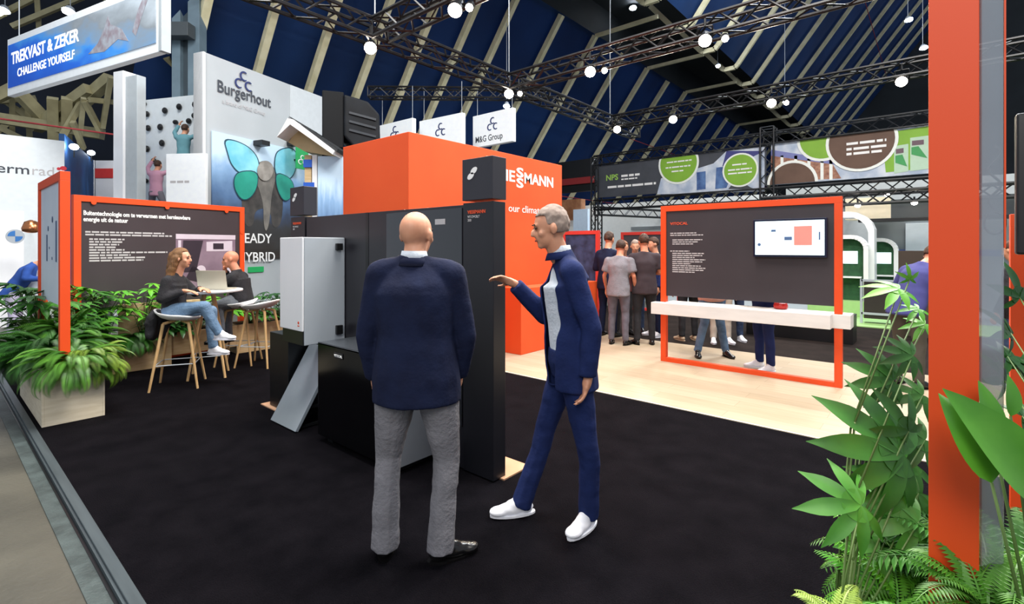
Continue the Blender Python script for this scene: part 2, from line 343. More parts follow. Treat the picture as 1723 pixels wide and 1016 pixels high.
# ---------------------------------------------------------------- display frames
def display_frame(a,b_,label,name='information_stand',H=2.16,bw=.075,zb0=.9,zb1=None,board=DARK,cat='information stand',group=None,bottom=True,legs=True,z0=0,om=None):
    """a,b_ : ends seen left and right from the front; local x runs a->b, front is -y"""
    a=V((*a,0));b_=V((*b_,0)); W=(b_-a).length; rz=math.atan2((b_-a).y,(b_-a).x)
    o=thing(name,label,cat,(a.x,a.y,z0),rz,group); om=om or ORANGE
    bx('post',(0,bw,-.035,.035,0,H-bw),om,o,.002); bx('post',(W-bw,W,-.035,.035,0,H-bw),om,o,.002)
    bx('top_rail',(0,W,-.035,.035,H-bw,H),om,o,.002)
    if bottom: bx('bottom_rail',(bw,W-bw,-.035,.035,0,bw*.8),om,o,.002)
    bd=bx('board',(bw,W-bw,-.018,.018,zb0,(zb1 or H-bw)),board,o,.001)
    return o,W
# right-hand frame with shelf and monitor
fr,W=display_frame((-2.87,6.57),(-.78,6.57),'orange-framed dark information board with monitor, standing on the pale wood floor',H=2.12,zb0=.9)
text('heading','VITOCAL',.05,TXTO,fr,.13,-.02,1.86,sx=1.15,bold=.001)
for x_,z_,l_ in ((.13,1.74,[.36,.44]),(.16,1.65,[.40,.34,.28]),(.13,1.50,[.26]),(.16,1.47,[.42,.40,.30,.44,.40,.25,.38,.44,.42,.30])): b=mb(); lines(b,x_,z_,l_,.014,.0275,-.018); obj('body_text',b,TXTG,fr)
bx('hanging_shelf_recess',(0.1,1.9,.018,.03,1.0,1.2),DARK,fr)
mo=thing('monitor','wall monitor showing a pale diagram with a salmon square, on the dark board','monitor',(-1.68,6.55,1.44))
bx('casing',(0,.765,-.06,-.003,0,.45),mat('monitor_blue_black','#0f1630',.3),mo,.006)
bx('screen',(.025,.74,-.064,-.058,.028,.425),SCREEN,mo,0)
b=mb(); poly(b,[(.44,.14),(.62,.14),(.62,.36),(.44,.36)],-.065); obj('salmon_square',b,mat('screen_salmon','#ec7a70',.3,emit=.7),mo)
for q in ([(.34,.20),(.42,.20),(.42,.24),(.34,.24)],[(.20,.30),(.25,.30),(.25,.325),(.20,.325)],[(.685,.2),(.70,.2),(.70,.29),(.685,.29)],disc_pts(.07,.15,.018)): b=mb(); poly(b,q,-.065); obj('screen_icon',b,mat('screen_slate','#4a6288',.3,emit=.4),mo)
b=mb()
for q in ([(.18,.12),(.183,.12),(.183,.3),(.18,.3)],[(.27,.12),(.273,.12),(.273,.3),(.27,.3)],[(.18,.3),(.273,.3),(.273,.303),(.18,.303)],[(.06,.35),(.12,.38),(.12,.383),(.06,.353)]): poly(b,q,-.065)
obj('screen_outline',b,mat('screen_grey','#9fb4bd',.3,emit=.5),mo)
b=mb(); prism(b,[(-2.94,6.38),(-.87,6.38),(-.87,6.52),(-.70,6.52),(-.70,6.78),(-2.8,6.78),(-2.8,6.52),(-2.94,6.52)],'z',.66,.815)
tag(obj('counter_shelf',b,mat('white_counter','#dedcda',.5,h2='#e6e4e2',ns=3,stretch=(1,6,6)),bevel=.004),'long white shelf beam running through the orange frame at knee-to-waist height','shelf')
b=mb(); lathe(b,[(.05,0),(.075,.01),(.08,.04),(.07,.07),(.045,.08)],16); r_=obj('bowl',b,mat('red_plastic','#c4261c',.4)); r_.location=(-1.42,6.68,.815); tag(r_,'small red bowl with white filling standing on the white shelf','bowl')
b=mb(); lathe(b,[(.04,.07),(.045,.09),(.02,.105)],12); obj('filling',b,WHITE,r_)
# left panel
lf,W=display_frame((-8.04,1.18),(-8.49,3.33),'orange-framed dark text board behind the left planters, headed in white print','information_stand',H=2.2,zb0=.75)
text('heading','Buitentechnologie om te verwarmen met hernieuwbare\nenergie uit de natuur',.078,TXT,lf,.10,-.02,1.96,bold=.0022,sx=.72)
for x_,z_,l_ in ((.12,1.74,[.9,1.0]),(.16,1.65,[.38,.36,.32,.28,.38,.90,.45,.62,.60])): b=mb(); lines(b,x_,z_,l_,.02,.034,-.019); obj('body_text',b,TXTG,lf)
for x,z in ((.2,2.12),(1.05,2.12),(1.9,2.12),(W-.045,1.8)): b=mb(); prism(b,disc_pts(x,z,.028),'y',-.036,-.042); obj('fixing_knob',b,ORANGE,lf)
ph=bx('photo_print',(1.17,2.05,-.022,-.018,.95,1.75),mat('photo_mauve','#6f5b6c',.5,h2='#8d7888',ns=2.5),lf,0)
b=mb(); poly(b,[(1.17,1.68),(2.05,1.68),(2.05,1.75),(1.17,1.75)],-.023); poly(b,[(1.6,1.5),(2.0,1.5),(2.0,1.66),(1.6,1.64)],-.023); poly(b,[(1.9,.98),(2.0,.98),(2.0,1.45),(1.9,1.45)],-.023); poly(b,[(1.2,1.0),(1.24,1.0),(1.24,1.66),(1.2,1.66)],-.023); poly(b,disc_pts(1.52,1.22,.07),-.023); obj('pale_shapes',b,mat('photo_pale','#c9bcc9',.5),ph)
b=mb(); poly(b,[(1.25,1.2),(1.45,1.2),(1.55,1.66),(1.27,1.66)],-.0245); poly(b,[(1.7,1.53),(1.86,1.53),(1.86,1.62),(1.7,1.62)],-.0255); poly(b,[(1.3,1.1),(1.7,.98),(1.7,1.05),(1.4,1.3)],-.0245); obj('dark_shapes',b,mat('photo_dark','#2c2430',.5),ph)
# left fin in the planter
fn,W=display_frame((-7.2,.815),(-5.885,.815),'orange-edged white board on an orange post rising from the left planter','information_stand',H=2.23,zb0=1.03,board=mat('pale_blue_white_board','#ccd7e6',.5,h2='#d6e0ec',ns=2),bottom=False,bw=.08)
for x,z0,z1,w_ in ((.98,1.42,1.80,.05),(.45,1.42,1.68,.05)): b=mb(); poly(b,[(x,z0),(x+w_,z0),(x+w_,z1),(x,z1)],-.02); obj('printed_bar',b,mat('slate_print','#4d6184',.5),fn)
for x,z,r_ in ((.80,1.82,.03),(.55,1.74,.025),(.78,1.45,.015),(.62,1.55,.012)): b=mb(); poly(b,disc_pts(x,z,r_),-.02); obj('printed_dot',b,MC['slate_print'],fn)
# right-hand post near the camera
rp=thing('information_stand','very near tall orange post with a clear acrylic strip at the right of the picture','information stand',(-.011,1.41,.0),0)
bx('post',(0,.0805,0,.08,0,2.3),ORANGE,rp,.001)
bx('acrylic_strip',(.082,.118,.012,.03,.02,2.3),mat('clear_acrylic','#aab2ba',.05,alpha=.6,metal=.5,coat=1),rp,.003)
bx('orange_edge',(.118,.121,.012,.03,1.55,2.3),ORANGE,rp,0)
# things at the right border behind the post
fr2,_=display_frame((.34,4.2),(1.6,4.2),'orange frame post seen at the very right edge behind the near post','information_stand',H=1.75,bottom=False,zb0=.9)
tv=thing('monitor','black monitor back hanging at the right edge of the picture','monitor',(.27,3.1,1.52)); bx('casing',(.0,.5,0,.06,0,.62),BLACK,tv,.01); bx('bracket',(.2,.3,.06,.1,-.15,.5),BLACK,tv); bx('stand_pole',(.24,.27,.04,.07,-1.55,0),BLACK,tv)
b=mb(); pts=[V((.20+.02*math.sin(k*.9),3.05,2.0-.02*k)) for k in range(16)]; pts+=[V((.20+.035*math.cos(a),3.05,1.66+.05*math.sin(a))) for a in [PI*.5-k*PI/5 for k in range(10)]]; path(b,pts,.005,6); tag(obj('cable',b,BLACK),'looped black cable hanging beside the black monitor at right','cable')
# ---------------------------------------------------------------- display island wall
iw=thing('display_wall','long black display wall with slim end columns, standing on the carpet in the centre','display wall',(-5.02,2.44,.0),0)
bx('panel',(.30,2.56,0,.12,.01,1.85),WALLBLK,iw,.002)
bx('recessed_panel',(1.32,1.36,-.003,0,.3,1.85),BLACK,iw,0)
bx('glass_door',(1.62,2.50,-.008,0,.3,1.83),mat('dark_glass','#15171d',.08,coat=1),iw,.002)
b=mb(); poly(b,[(2.22,1.72),(2.33,1.72),(2.33,1.76),(2.22,1.76)],-.009); obj('nameplate',b,TXTG,iw)
def column(px,label):
    o=thing('column_display',label,'display column',(px,2.44,0),0,'slim columns with cube heads')
    bx('shaft',(0,.285,-.01,.11,.01,1.86),mat('column_anthracite','#1b1b20',.3,h2='#1f1f25',ns=2),o,.002)
    bx('head',(0,.285,-.02,.12,1.875,2.16),mat('cube_anthracite','#2b2b33',.4,h2='#2f2f37',ns=2),o,.004)
    b=mb(); 
    for dx,dz,a in ((.085,2.04,.5),(.115,2.075,.5)):
        pts=[(dx+.034*math.cos(q)*math.cos(a)-.02*math.sin(q)*math.sin(a), dz+.034*math.cos(q)*math.sin(a)+.02*math.sin(q)*math.cos(a)+0) for q in [2*PI*i/16 for i in range(16)]]
        poly(b,pts,-.021)
    obj('emblem',b,TXT,o)
    text('name_lettering','VIESSMANN',.032,TXTO,o,.045,-.011,1.785,bold=.0008)
    text('model_lettering','VITOVOLT\n300',.024,TXTG,o,.045,-.011,1.755,bold=.0003)
    return o
column(-2.505,'tall black column with cube head at the right end of the display wall'); column(-5.02,'tall black column with cube head at the left end of the display wall')
# white wall unit
wu=thing('wall_unit','white and grey wall-hung appliance on the left part of the black display wall','heating unit',(-4.42,2.04,.73))
bx('casing',(.012,.40,.02,.395,.0,.91),GREYM,wu,.006)
bx('front_cover',(0,.40,0,.018,.12,.91),WHITEM,wu,.006)
b=mb(); poly(b,disc_pts(.34,.19,.012),-.001); poly(b,[(.325,.16),(.355,.16),(.355,.168),(.325,.168)],-.001); obj('red_mark',b,TXTO,wu)
bx('lower_cover',(.03,.395,.01,.02,.0,.12),BLACK,wu)
bl=bx('bracket',(.402,.43,.30,.36,.06,.14),BLACK,wu); bx('bracket',(.402,.43,.30,.36,.80,.86),BLACK,wu)
# lower dark cabinet below white unit
bx_=bx('low_cabinet',(-4.98,-4.60,2.20,2.42,.012,.73),BLACK,None,.004); tag(bx_,'low matt black cabinet against the wall below the white unit','cabinet')
# black heat pump box
hp=thing('heat_pump','black floor-standing outdoor unit with brushed grey top and side, in front of the wall','heat pump',(-3.80,2.06,.0))
bx('casing',(.012,1.02,.012,.36,.05,.775),mat('hp_grey_side','#8b8f96',.3,.2,h2='#959aa1',ns=2),hp,.004)
bx('front_panel',(0,1.03,0,.014,.05,.79),GLOSSB,hp,.003)
bx('top_cover',(0,1.03,0,.37,.776,.79),BRUSH,hp,.002)
bx('edge_strip',(0,.012,.014,.37,.05,.776),GREYM,hp,.002)
for x in (.08,.9): bx('foot',(x,x+.07,.04,.32,.0,.05),BLACK,hp)
bx('nameplate',(.255,.375,-.006,-.001,.70,.745),mat('plate_black','#1d1d20',.4),hp)
text('name_lettering','VITOCAL',.026,TXT,hp,.262,-.008,.713,bold=.0004)
# slanted panel
sp=thing('collector_panel','slanted pale grey solar panel sample leaning between floor and wall, left of the black unit','solar panel',(-4.54,2.01,.012))
b=mb(); prism(b,[(0,.0),(.028,-.008),(.40,.62),(.372,.635)],'x',0,.46); obj('panel',b,SLABM,sp,.003)
b=mb(); prism(b,[(.05,.0),(.37,.0),(.37,.02),(.05,.02)],'x',.40,.42); prism(b,[(.35,.0),(.37,.0),(.37,.56),(.35,.54)],'x',.40,.42); prism(b,[(.13,.15),(.37,.15),(.37,.17),(.14,.17)],'x',.40,.42);obj('bracket',b,BLACK,sp)
# ---------------------------------------------------------------- orange tower and counter
tw=thing('orange_tower','tall orange tower wall with white lettering behind the black display wall','tower',(-4.9,3.83,0),R(90))
# local x -> world t, local -y -> world +s
bx('body',(0,3.28,0,1.47,0,2.97),TOWER,tw,.006)
text('name_lettering','VIE',.22,TXT,tw,1.60,-.002,2.56,bold=.005,fit=.42,fith=.165)
text('stacked_letter','S',.20,TXT,tw,2.055,-.002,2.645,bold=.006,fit=.17,fith=.145); text('stacked_letter','S',.20,TXT,tw,2.055,-.002,2.485,bold=.006,fit=.17,fith=.145)
text('name_lettering','MANN',.235,TXT,tw,2.25,-.002,2.565,bold=.006,fit=.77,fith=.165)
text('slogan_lettering','our climate',.16,TXT,tw,1.87,-.002,2.10,fit=.85)
ct=bx('reception_counter',(-5.0+.11,-4.55,5.57,7.7,0.004,.965),TOWER,None,.006); tag(ct,'low orange counter block standing against the orange tower','counter')
# small orange-framed boards at back
display_frame((-6.0,8.75),(-5.12,8.75),'narrow orange-framed dark board right beside the orange tower','information_stand',H=1.9,zb0=.5,board=mat('print_blue_black','#1f2740',.5,h2='#3a4468',ns=6),om=mat('red_frame','#c9342a',.5))
display_frame((-6.15,11.6),(-4.6,11.6),'distant red-framed dark board behind the group of visitors','information_stand',H=1.95,zb0=.5,om=MC['red_frame'])
# ---------------------------------------------------------------- planters
def planter(label,x0,x1,y0,y1,z1,m=PLY,group=None,z0=0,rz=0,loc=None):
    o=thing('planter_box',label,'planter',((x0+x1)/2,(y0+y1)/2,z0),rz,group); hx=(x1-x0)/2;hy=(y1-y0)/2;t=.018;H=z1-z0
    bx('board',(-hx,hx,-hy,-hy+t,0,H),m,o,.002); bx('board',(-hx,hx,hy-t,hy,0,H),m,o,.002)
    bx('board',(hx-t,hx,-hy+t,hy-t,0,H),m,o,.002); bx('board',(-hx,-hx+t,-hy+t,hy-t,0,H),m,o,.002)
    bx('soil',(-hx+t,hx-t,-hy+t,hy-t,H-.05,H-.03),SOIL,o,0)
    return o
planter('nearest pale planter box at the corner of the carpet, overflowing with ferns',-7.35,-5.87,.66,1.09,.49)
PG='tan planter boxes under the left board'
planter('tan planter box behind the big fern planter, below the left board',-8.1,-7.68,1.12,2.12,.42,PLY2)
planter('tan planter box behind the woman, raised on a recess',-8.15,-7.75,2.14,2.95,.42,PLY2,z0=.12)
planter('tan planter box behind the seated man below the board end',-8.2,-7.8,2.97,3.9,.42,PLY2)
# ply boxes/seat behind the plants
b=mb(); box(b,-8.02,-7.98,1.62,2.55,.42,.82); tag(obj('wooden_board',b,mat('chipboard','#cdb489',.7,h2='#b99c6c',ns=14),None,.002),'knee-high chipboard upright rising out of the tan planters','board')
def frond(bm,base,az,el,L,droop=1.0,n=15,pl=.16,pw=.26,curl=0):
    p=V(base); a=az; d=V((math.cos(a)*math.cos(el),math.sin(a)*math.cos(el),math.sin(el))); side=V((-math.sin(a),math.cos(a),0))
    seg=L/n; e=el
    for i in range(n):
        u=i/(n-1); q=p+V((math.cos(a)*math.cos(e),math.sin(a)*math.cos(e),math.sin(e)))*seg
        dd=(q-p).normalized(); nr=side.cross(dd)
        rr=.0022*(1-u)+.0006
        A=[bm.verts.new(p+side*rr),bm.verts.new(p-side*rr),bm.verts.new(q-side*rr),bm.verts.new(q+side*rr)]; bm.faces.new(A)
        if i>1:
            for k in (0,.5):
              pp=p.lerp(q,k); uu=(i+k)/n; l=L*pl*(math.sin(PI*min(1,uu*.92+.08))**.7)+.004
              for s in (1,-1):
                ld=(side*s+dd*.55+nr*.12).normalized(); wv=dd*(l*pw*.5)
                m1=pp+ld*l*.45; tip=pp+ld*l-V((0,0,l*.18))
                v0=bm.verts.new(pp); v1=bm.verts.new(m1+wv); v2=bm.verts.new(tip); v3=bm.verts.new(m1-wv)
                bm.faces.new((v0,v1,v2,v3))
        p=q; e-=droop*(1.5/n)*(.5+u*1.3); a+=curl/n
def fern(label,loc,n,L,m=LG1,name='fern',group=None,arc=(0,2*PI),el=(.35,1.35),droop=1.0,pl=.16,pw=.3,seed=1,nseg=15):
    random.seed(seed); o=thing(name,label,'plant',loc,0,group); b=mb()
    for i in range(n):
        az=random.uniform(*arc); frond(b,(random.uniform(-.03,.03),random.uniform(-.03,.03),0),az,random.uniform(*el),L*random.uniform(.65,1.1),droop*random.uniform(.7,1.2),nseg,pl,pw,random.uniform(-.5,.5))
    obj('foliage',b,m,o,smooth=False)
    b=mb(); tube(b,(0,0,-.04),(0,0,.03),.02,.012,8); obj('crown',b,STEM,o); return o
def blade(bm,base,dirv,nrm,L,W,fold=.25,droop=.3,n=7,prof=None,mi=0):
    """broad leaf blade with midrib fold"""
    d=V(dirv).normalized(); nn=V(nrm).normalized(); s=d.cross(nn).normalized(); nn=s.cross(d)
    prof=prof or (lambda u: math.sin(PI*u**.75)**.8)
    rows=[]
    for i in range(n+1):
        u=i/n; c=V(base)+d*(L*u)-nn*(droop*L*u*u)
        w_=W/2*max(0,prof(u)) if 0<u<1 else 0.0008
        rows.append([bm.verts.new(c-s*w_+nn*w_*fold),bm.verts.new(c-s*w_*.5+nn*w_*fold*.35),bm.verts.new(c),bm.verts.new(c+s*w_*.5+nn*w_*fold*.35),bm.verts.new(c+s*w_+nn*w_*fold)])
    for a,b_ in zip(rows,rows[1:]):
        for k in range(4): bm.faces.new((a[k],a[k+1],b_[k+1],b_[k])).material_index=mi
def palmate(bm,c,dirv,nrm,S,lobes=8,spread=230,droop=.28,w=.30):
    d=V(dirv).normalized(); nn=V(nrm).normalized(); s=d.cross(nn).normalized(); nn=s.cross(d)
    for i in range(lobes):
        f=(i/(lobes-1)-.5); a=R(spread)*f; L=S*(1-.42*abs(f*2)**1.5)
        ld=d*math.cos(a)+s*math.sin(a)
        blade(bm,V(c)+nn*(.0015*(i%2)),ld,nn,L,L*w,.14,droop,9,lambda u:(.40+.60*math.sin(PI*min(1,u*.98)**1.3))*(1-u**4)**.9)
    c0=bm.verts.new(V(c)+nn*.001); rim=[]
    for k in range(17):
        a=R(spread+30)*(k/16-.5); q=S*.30*(1-.3*abs(k/8-1)**1.5); rim.append(bm.verts.new(V(c)+(d*math.cos(a)+s*math.sin(a))*q-nn*(droop*q*q/S*.6)+nn*.001))
    for k in range(16): bm.faces.new((c0,rim[k],rim[k+1]))
def shrub(label,loc,leaves,m,stemm=STEM,name='potted_shrub',cat='plant',group=None,kind='palmate',sr=.0045):
    """leaves: (dx,dy,dz, dir, normal, size, lobes)"""
    o=thing(name,label,cat,loc,0,group); b=mb(); s=mb()
    for (p,d,nr,S,k) in leaves:
        p=V(p)
        mid=V((p.x*.35,p.y*.35,p.z*.65)); q0=V((p.x*.08,p.y*.08,0))
        tube(s,q0,mid,sr,sr*.85,6); tube(s,mid,p,sr*.85,sr*.6,6)
        if k>1: palmate(b,p,d,nr,S,k)
        else: blade(b,p,d,nr,S,S*.42,.3,.25,10)
    obj('foliage',b,m,o,smooth=True); obj('stems',s,stemm,o,smooth=True); return o
def randshrub(label,loc,n,h,r,S,m,lobes=7,seed=3,name='leafy_plant',group=None,w=1):
    random.seed(seed); L=[]
    for i in range(n):
        az=random.uniform(0,2*PI); rr=r*math.sqrt(random.uniform(.02,1)); z=h*random.uniform(.35,1)*(1-.3*rr/r)
        d=V((math.cos(az),math.sin(az),random.uniform(-.3,.35))); L.append(((rr*math.cos(az),rr*math.sin(az),z),d,(d.x*.3,d.y*.3,1),S*random.uniform(.7,1.15),lobes))
    return shrub(label,loc,L,m,name=name,group=group)
fern('big fern spilling over the near corner of the pale planter',(-5.98,.86,.47),120,.46,LG1,seed=11,el=(.0,1.3),droop=1.4,nseg=24,pw=.20,pl=.125)
fern('darker fern filling the middle of the pale planter, left of the orange post',(-6.45,.80,.50),100,.56,LG2,seed=12,el=(.2,1.4),droop=1.2,nseg=24,pw=.20,pl=.125)
fern('fern leaning over the right side of the pale planter',(-6.02,1.0,.48),70,.42,leafm('leaf_olive','#4c7018','#7a9630'),nseg=24,pw=.20,pl=.125,seed=13,el=(.05,1.2),droop=1.5,arc=(-.9,2.4))
fern('tall fern behind the orange post in the pale planter',(-6.9,.95,.52),80,.62,LG1,seed=14,el=(.5,1.35),nseg=24,pw=.20,pl=.125)
fern('fern at the aisle edge of the pale planter, hanging over its left side',(-6.7,.70,.50),80,.5,LG2,nseg=24,pw=.20,pl=.125,seed=15,arc=(-2.6,-.4),el=(.2,1.25),droop=1.3)
randshrub('broad-leaved plant at the left edge of the picture, behind the ferns',(-7.15,.78,.47),40,.85,.42,.24,LG2,7,seed=21)
randshrub('glossy broad-leaved plant between fern planter and left board',(-7.55,1.15,.40),40,.80,.38,.22,LG2,6,seed=22)
for i,(s,t,h,m,lab) in enumerate([(-7.80,1.45,.95,LG3,'tall bright leafy plant in front of the left board, nearest the orange post'),(-7.8,1.85,.80,LG3,'bushy green plant beside the chipboard upright'),(-7.88,2.15,.34,LG4,'low dark plant in the tan planter behind the woman stool'),(-7.92,2.5,.36,LG4,'low dark plant behind the standing table legs'),(-7.95,2.85,.62,LG3,'bright leafy plant seen between the woman and the man'),(-8.0,3.25,.5,LG2,'green plant behind the back of the seated man'),(-8.0,3.65,.62,LG4,'sparse dark plant right of the seated man')]):
    randshrub(lab,(s,t,.38),26,h,.30,.21,m,6,seed=30+i)
fern('bright fern in the tan planter left of the chipboard upright',(-7.75,1.3,.42),34,.45,LG1,seed=41,el=(.1,1.2))
fern('long-fronded fern hanging over the tan planter front',(-7.74,1.75,.40),34,.4,LG2,seed=42,el=(-.1,1.0),droop=1.4,arc=(-1.4,1.4))
# right foreground plants in their planter
planter('pale planter box holding the orange post, just below the right bottom corner of the picture',-.30,1.5,1.16,1.66,.42)
rl=[]
def rleaf(px,py,D,dpx,dpy,size,k,tilt=(0,-.3,1),dd=0):
    p=P(px,py,D); d=P(px+dpx,py+dpy,D+dd)-p; rl.append((p,d,V(tilt),size,k))
def place_shrub(label,base,m,name='fatsia_shrub',sr=.0032):
    L=[((p-V(base)),d,n,S,k) for p,d,n,S,k in rl]; rl.clear(); return shrub(label,base,L,m,name=name,sr=sr)
cn=V((CB,-CA,0))  # towards the camera
def tn(a,b_=1): return cn*a+V((0,0,b_))
rleaf(1512,486,1.5,-70,4,.105,7,tn(.55)); rleaf(1530,470,1.5,0,-50,.05,5,tn(1.5)); rleaf(1545,520,1.5,-40,10,.06,6,tn(.6)); rleaf(1556,545,1.5,-50,20,.07,6,tn(.7))
place_shrub('tall pale green lobed plant rising left of the near orange post',(-.22,1.44,.4),LG3)
rleaf(1535,598,1.42,-60,-6,.095,8,tn(1.6)); rleaf(1502,640,1.42,-55,-12,.13,8,tn(1.9)); rleaf(1552,665,1.4,-50,10,.09,7,tn(1.5)); rleaf(1520,765,1.3,-95,-50,.24,8,tn(1.6)); rleaf(1528,725,1.32,-30,-50,.13,5,tn(2)); rleaf(1556,740,1.36,-60,10,.12,7,tn(1.4))
place_shrub('large glossy lobed plant reaching left over the pale floor beside the orange post',(-.20,1.34,.4),LG2)
rleaf(1448,850,1.22,-70,2,.15,7,tn(1.6)); rleaf(1545,878,1.25,-60,10,.14,7,tn(1.2)); rleaf(1520,810,1.3,-60,-20,.14,7,tn(1.5)); rleaf(1478,925,1.25,-30,10,.1,6,tn(1)); rleaf(1550,940,1.25,-40,30,.13,7,tn(.9)); rleaf(1545,830,1.34,-30,20,.13,7,tn(1.5)); rleaf(1500,880,1.34,-50,-10,.12,7,tn(1.2)); rleaf(1535,780,1.38,-60,10,.12,7,tn(1.4)); rleaf(1560,900,1.3,-50,-30,.12,7,tn(1.4))
place_shrub('low dark lobed plant stretching one pale leaf far left over the carpet',(-.18,1.26,.4),leafm('leaf_mid_green','#2a6a18','#4a8c2c'))
fern('bright small fern at the bottom edge left of the orange post',tuple(P(1510,1040,1.18)),26,.22,LG3,seed=51,el=(.2,1.3),nseg=12)
fern('fine-leaved fern beneath the lobed leaves left of the orange post',tuple(P(1535,1000,1.3)),110,.26,LG1,seed=52,el=(.2,1.4),nseg=12)
fern('low fern creeping along the bottom edge of the picture',tuple(P(1420,1075,1.1)),16,.16,LG5,seed=53,el=(.3,1.3),nseg=12)
# right of post
def bleaf(px,py,D,dpx,dpy,size,tilt,dd=0): rleaf(px,py,D,dpx,dpy,size,1,tilt,dd)
bleaf(1668,812,.92,-60,-140,.16,tn(1.6,-.2),.03); bleaf(1765,850,.9,-80,-120,.24,tn(1.6,.5)); bleaf(1672,745,.98,-4,-110,.115,tn(1.5,.1)); bleaf(1700,700,1.0,10,-60,.08,tn(1.5,.1))
b0=(.16,1.30,.3)
place_shrub('large smooth-leaved plant overlapping the right edge of the near orange post',b0,leafm('leaf_glossy_green','#3a7a18','#549428',.35),'broadleaf_plant',.004)
for k,(px,py) in enumerate([(1700,560),(1690,640),(1715,500),(1712,620),(1720,700),(1695,600)]): rleaf(px,py,1.7,-20+9*k,-25+6*k,.13,5,tn(.8))
place_shrub('darker lobed plant behind the broad leaves at the right edge',(.40,1.62,.4),LG4)
fern('dense fern below the broad leaves in the bottom right corner',tuple(P(1700,1040,1.15)),90,.34,LG2,seed=55,el=(.2,1.5),nseg=12)
fern('light fern at the foot of the near orange post on its right',tuple(P(1668,1045,1.0)),40,.2,LG1,seed=56,el=(.3,1.5),nseg=12)
# ---------------------------------------------------------------- stools, table, laptop
def stool(label,loc,rz,shell=WHITE):
    o=thing('bar_stool',label,'bar stool',loc,rz,'bar stools around the high table')
    # shell seat: local +x is the front, raised low back at -x
    b=mb(); n=28; rings=[]
    prof=[(0.02,0),(.5,0),(.8,.006),(1.0,.03),(1.04,.05),(1.0,.052),(.8,.02),(.02,.012)]
    for k,(rr,z) in enumerate(prof):
        ring=[]
        for i in range(n):
            a=2*PI*i/n; x=math.cos(a);y=math.sin(a)
            lift=max(0,-x)**1.5*.075*rr*rr + abs(y)**3*.03*rr*rr- max(0,x)*.01*rr
            ring.append(b.verts.new((x*.22*rr+.0,y*.235*rr,.74+z+lift)))
        rings.append(ring)
    for A_,B_ in zip(rings,rings[1:]):
        for i in range(n): b.faces.new((A_[i],A_[(i+1)%n],B_[(i+1)%n],B_[i]))
    b.faces.new(rings[0][::-1]); b.faces.new(rings[-1]); 
    se=obj('seat',b,shell,o,smooth=True)
    tops=[(.12,.11),(.12,-.11),(-.12,-.11),(-.12,.11)]; feet=[(.225,.215),(.225,-.215),(-.225,-.215),(-.225,.215)]
    for (a,c),(e,f) in zip(tops,feet):
        b=mb(); tube(b,(a,c,.715),(e,f,0.0),.017,.012,10); tube(b,(a,c,.715),(a*.3,c*.3,.735),.016,.014,10); obj('leg',b,WOODL,o,smooth=False)
    b=mb(); z=.27; q=[(a+(e-a)*(1-z/.715),c+(f-c)*(1-z/.715),z) for (a,c),(e,f) in zip(tops,feet)]
    for i in range(4): tube(b,q[i],q[(i+1)%4],.006,.006,6)
    obj('footrest',b,GREYM,o)
    return o
S1=(-6.50,1.86,0); stool('white shell bar stool in front, with the woman sitting on it',S1,R(62))
S2=(-6.83,2.90,0); stool('white shell bar stool, empty, right of the high table',S2,R(215))
S3=(-7.15,2.75,0); stool('bar stool under the bald man behind the high table',S3,R(230))
TB=(-6.72,2.24,0)
o=thing('bar_table','round white high table on four oak legs','table',TB)
b=mb(); lathe(b,[(.30,1.01),(.365,1.022),(.37,1.035),(.365,1.045)],40); obj('table_top',b,WHITE,o)
for k in range(4):
    a=R(20+90*k); b=mb(); tube(b,(.06*math.cos(a),.06*math.sin(a),1.012),(.27*math.cos(a),.27*math.sin(a),0),.02,.014,10); obj('leg',b,WOODL,o)
b=mb(); 
for k in range(4):
    a=R(20+90*k);a2=R(110+90*k); r_=.215; tube(b,(r_*math.cos(a),r_*math.sin(a),.26),(r_*math.cos(a2),r_*math.sin(a2),.26),.006,.006,6)
obj('brace_ring',b,GREYM,o)
lp=thing('laptop','open laptop with its pale lid towards the camera, on the high table','laptop',(TB[0]+.10,TB[1]+.02,1.046),CAMRZ)
bx('base',(-.17,.17,-.02,.2,0,.016),mat('laptop_silver','#b9b7a9',.4,.3),lp,.004)
b=mb(); prism(b,[(-.02,.012),(-.012,.012),(-.06,.235),(-.068,.235)],'x',-.175,.175); obj('lid',b,mat('laptop_lid','#c3c0ae',.4,.2,h2='#cdcab9',ns=2),lp,.002)
# ---------------------------------------------------------------- people
def ball(bm,c,r,mx=None,n=14,m=10):
    """ellipsoid, r=(rx,ry,rz) in frame mx"""
    mx=mx or Matrix.Identity(3); c=V(c); rings=[]
    if not hasattr(r,'__len__'): r=(r,r,r)
    top=bm.verts.new(c+mx@V((0,0,r[2]))); bot=bm.verts.new(c+mx@V((0,0,-r[2])))
    for j in range(1,m):
        p=PI*j/m; rings.append([bm.verts.new(c+mx@V((r[0]*math.sin(p)*math.cos(2*PI*i/n),r[1]*math.sin(p)*math.sin(2*PI*i/n),r[2]*math.cos(p)))) for i in range(n)])
    for i in range(n):
        bm.faces.new((top,rings[0][i],rings[0][(i+1)%n])); bm.faces.new((bot,rings[-1][(i+1)%n],rings[-1][i]))
    for A_,B_ in zip(rings,rings[1:]):
        for i in range(n): bm.faces.new((A_[i],B_[i],B_[(i+1)%n],A_[(i+1)%n]))
def caps(bm,a,b_,r0,r1,n=12):
    tube(bm,a,b_,r0,r1,n); ball(bm,a,r0,n=n,m=8); ball(bm,b_,r1,n=n,m=8)
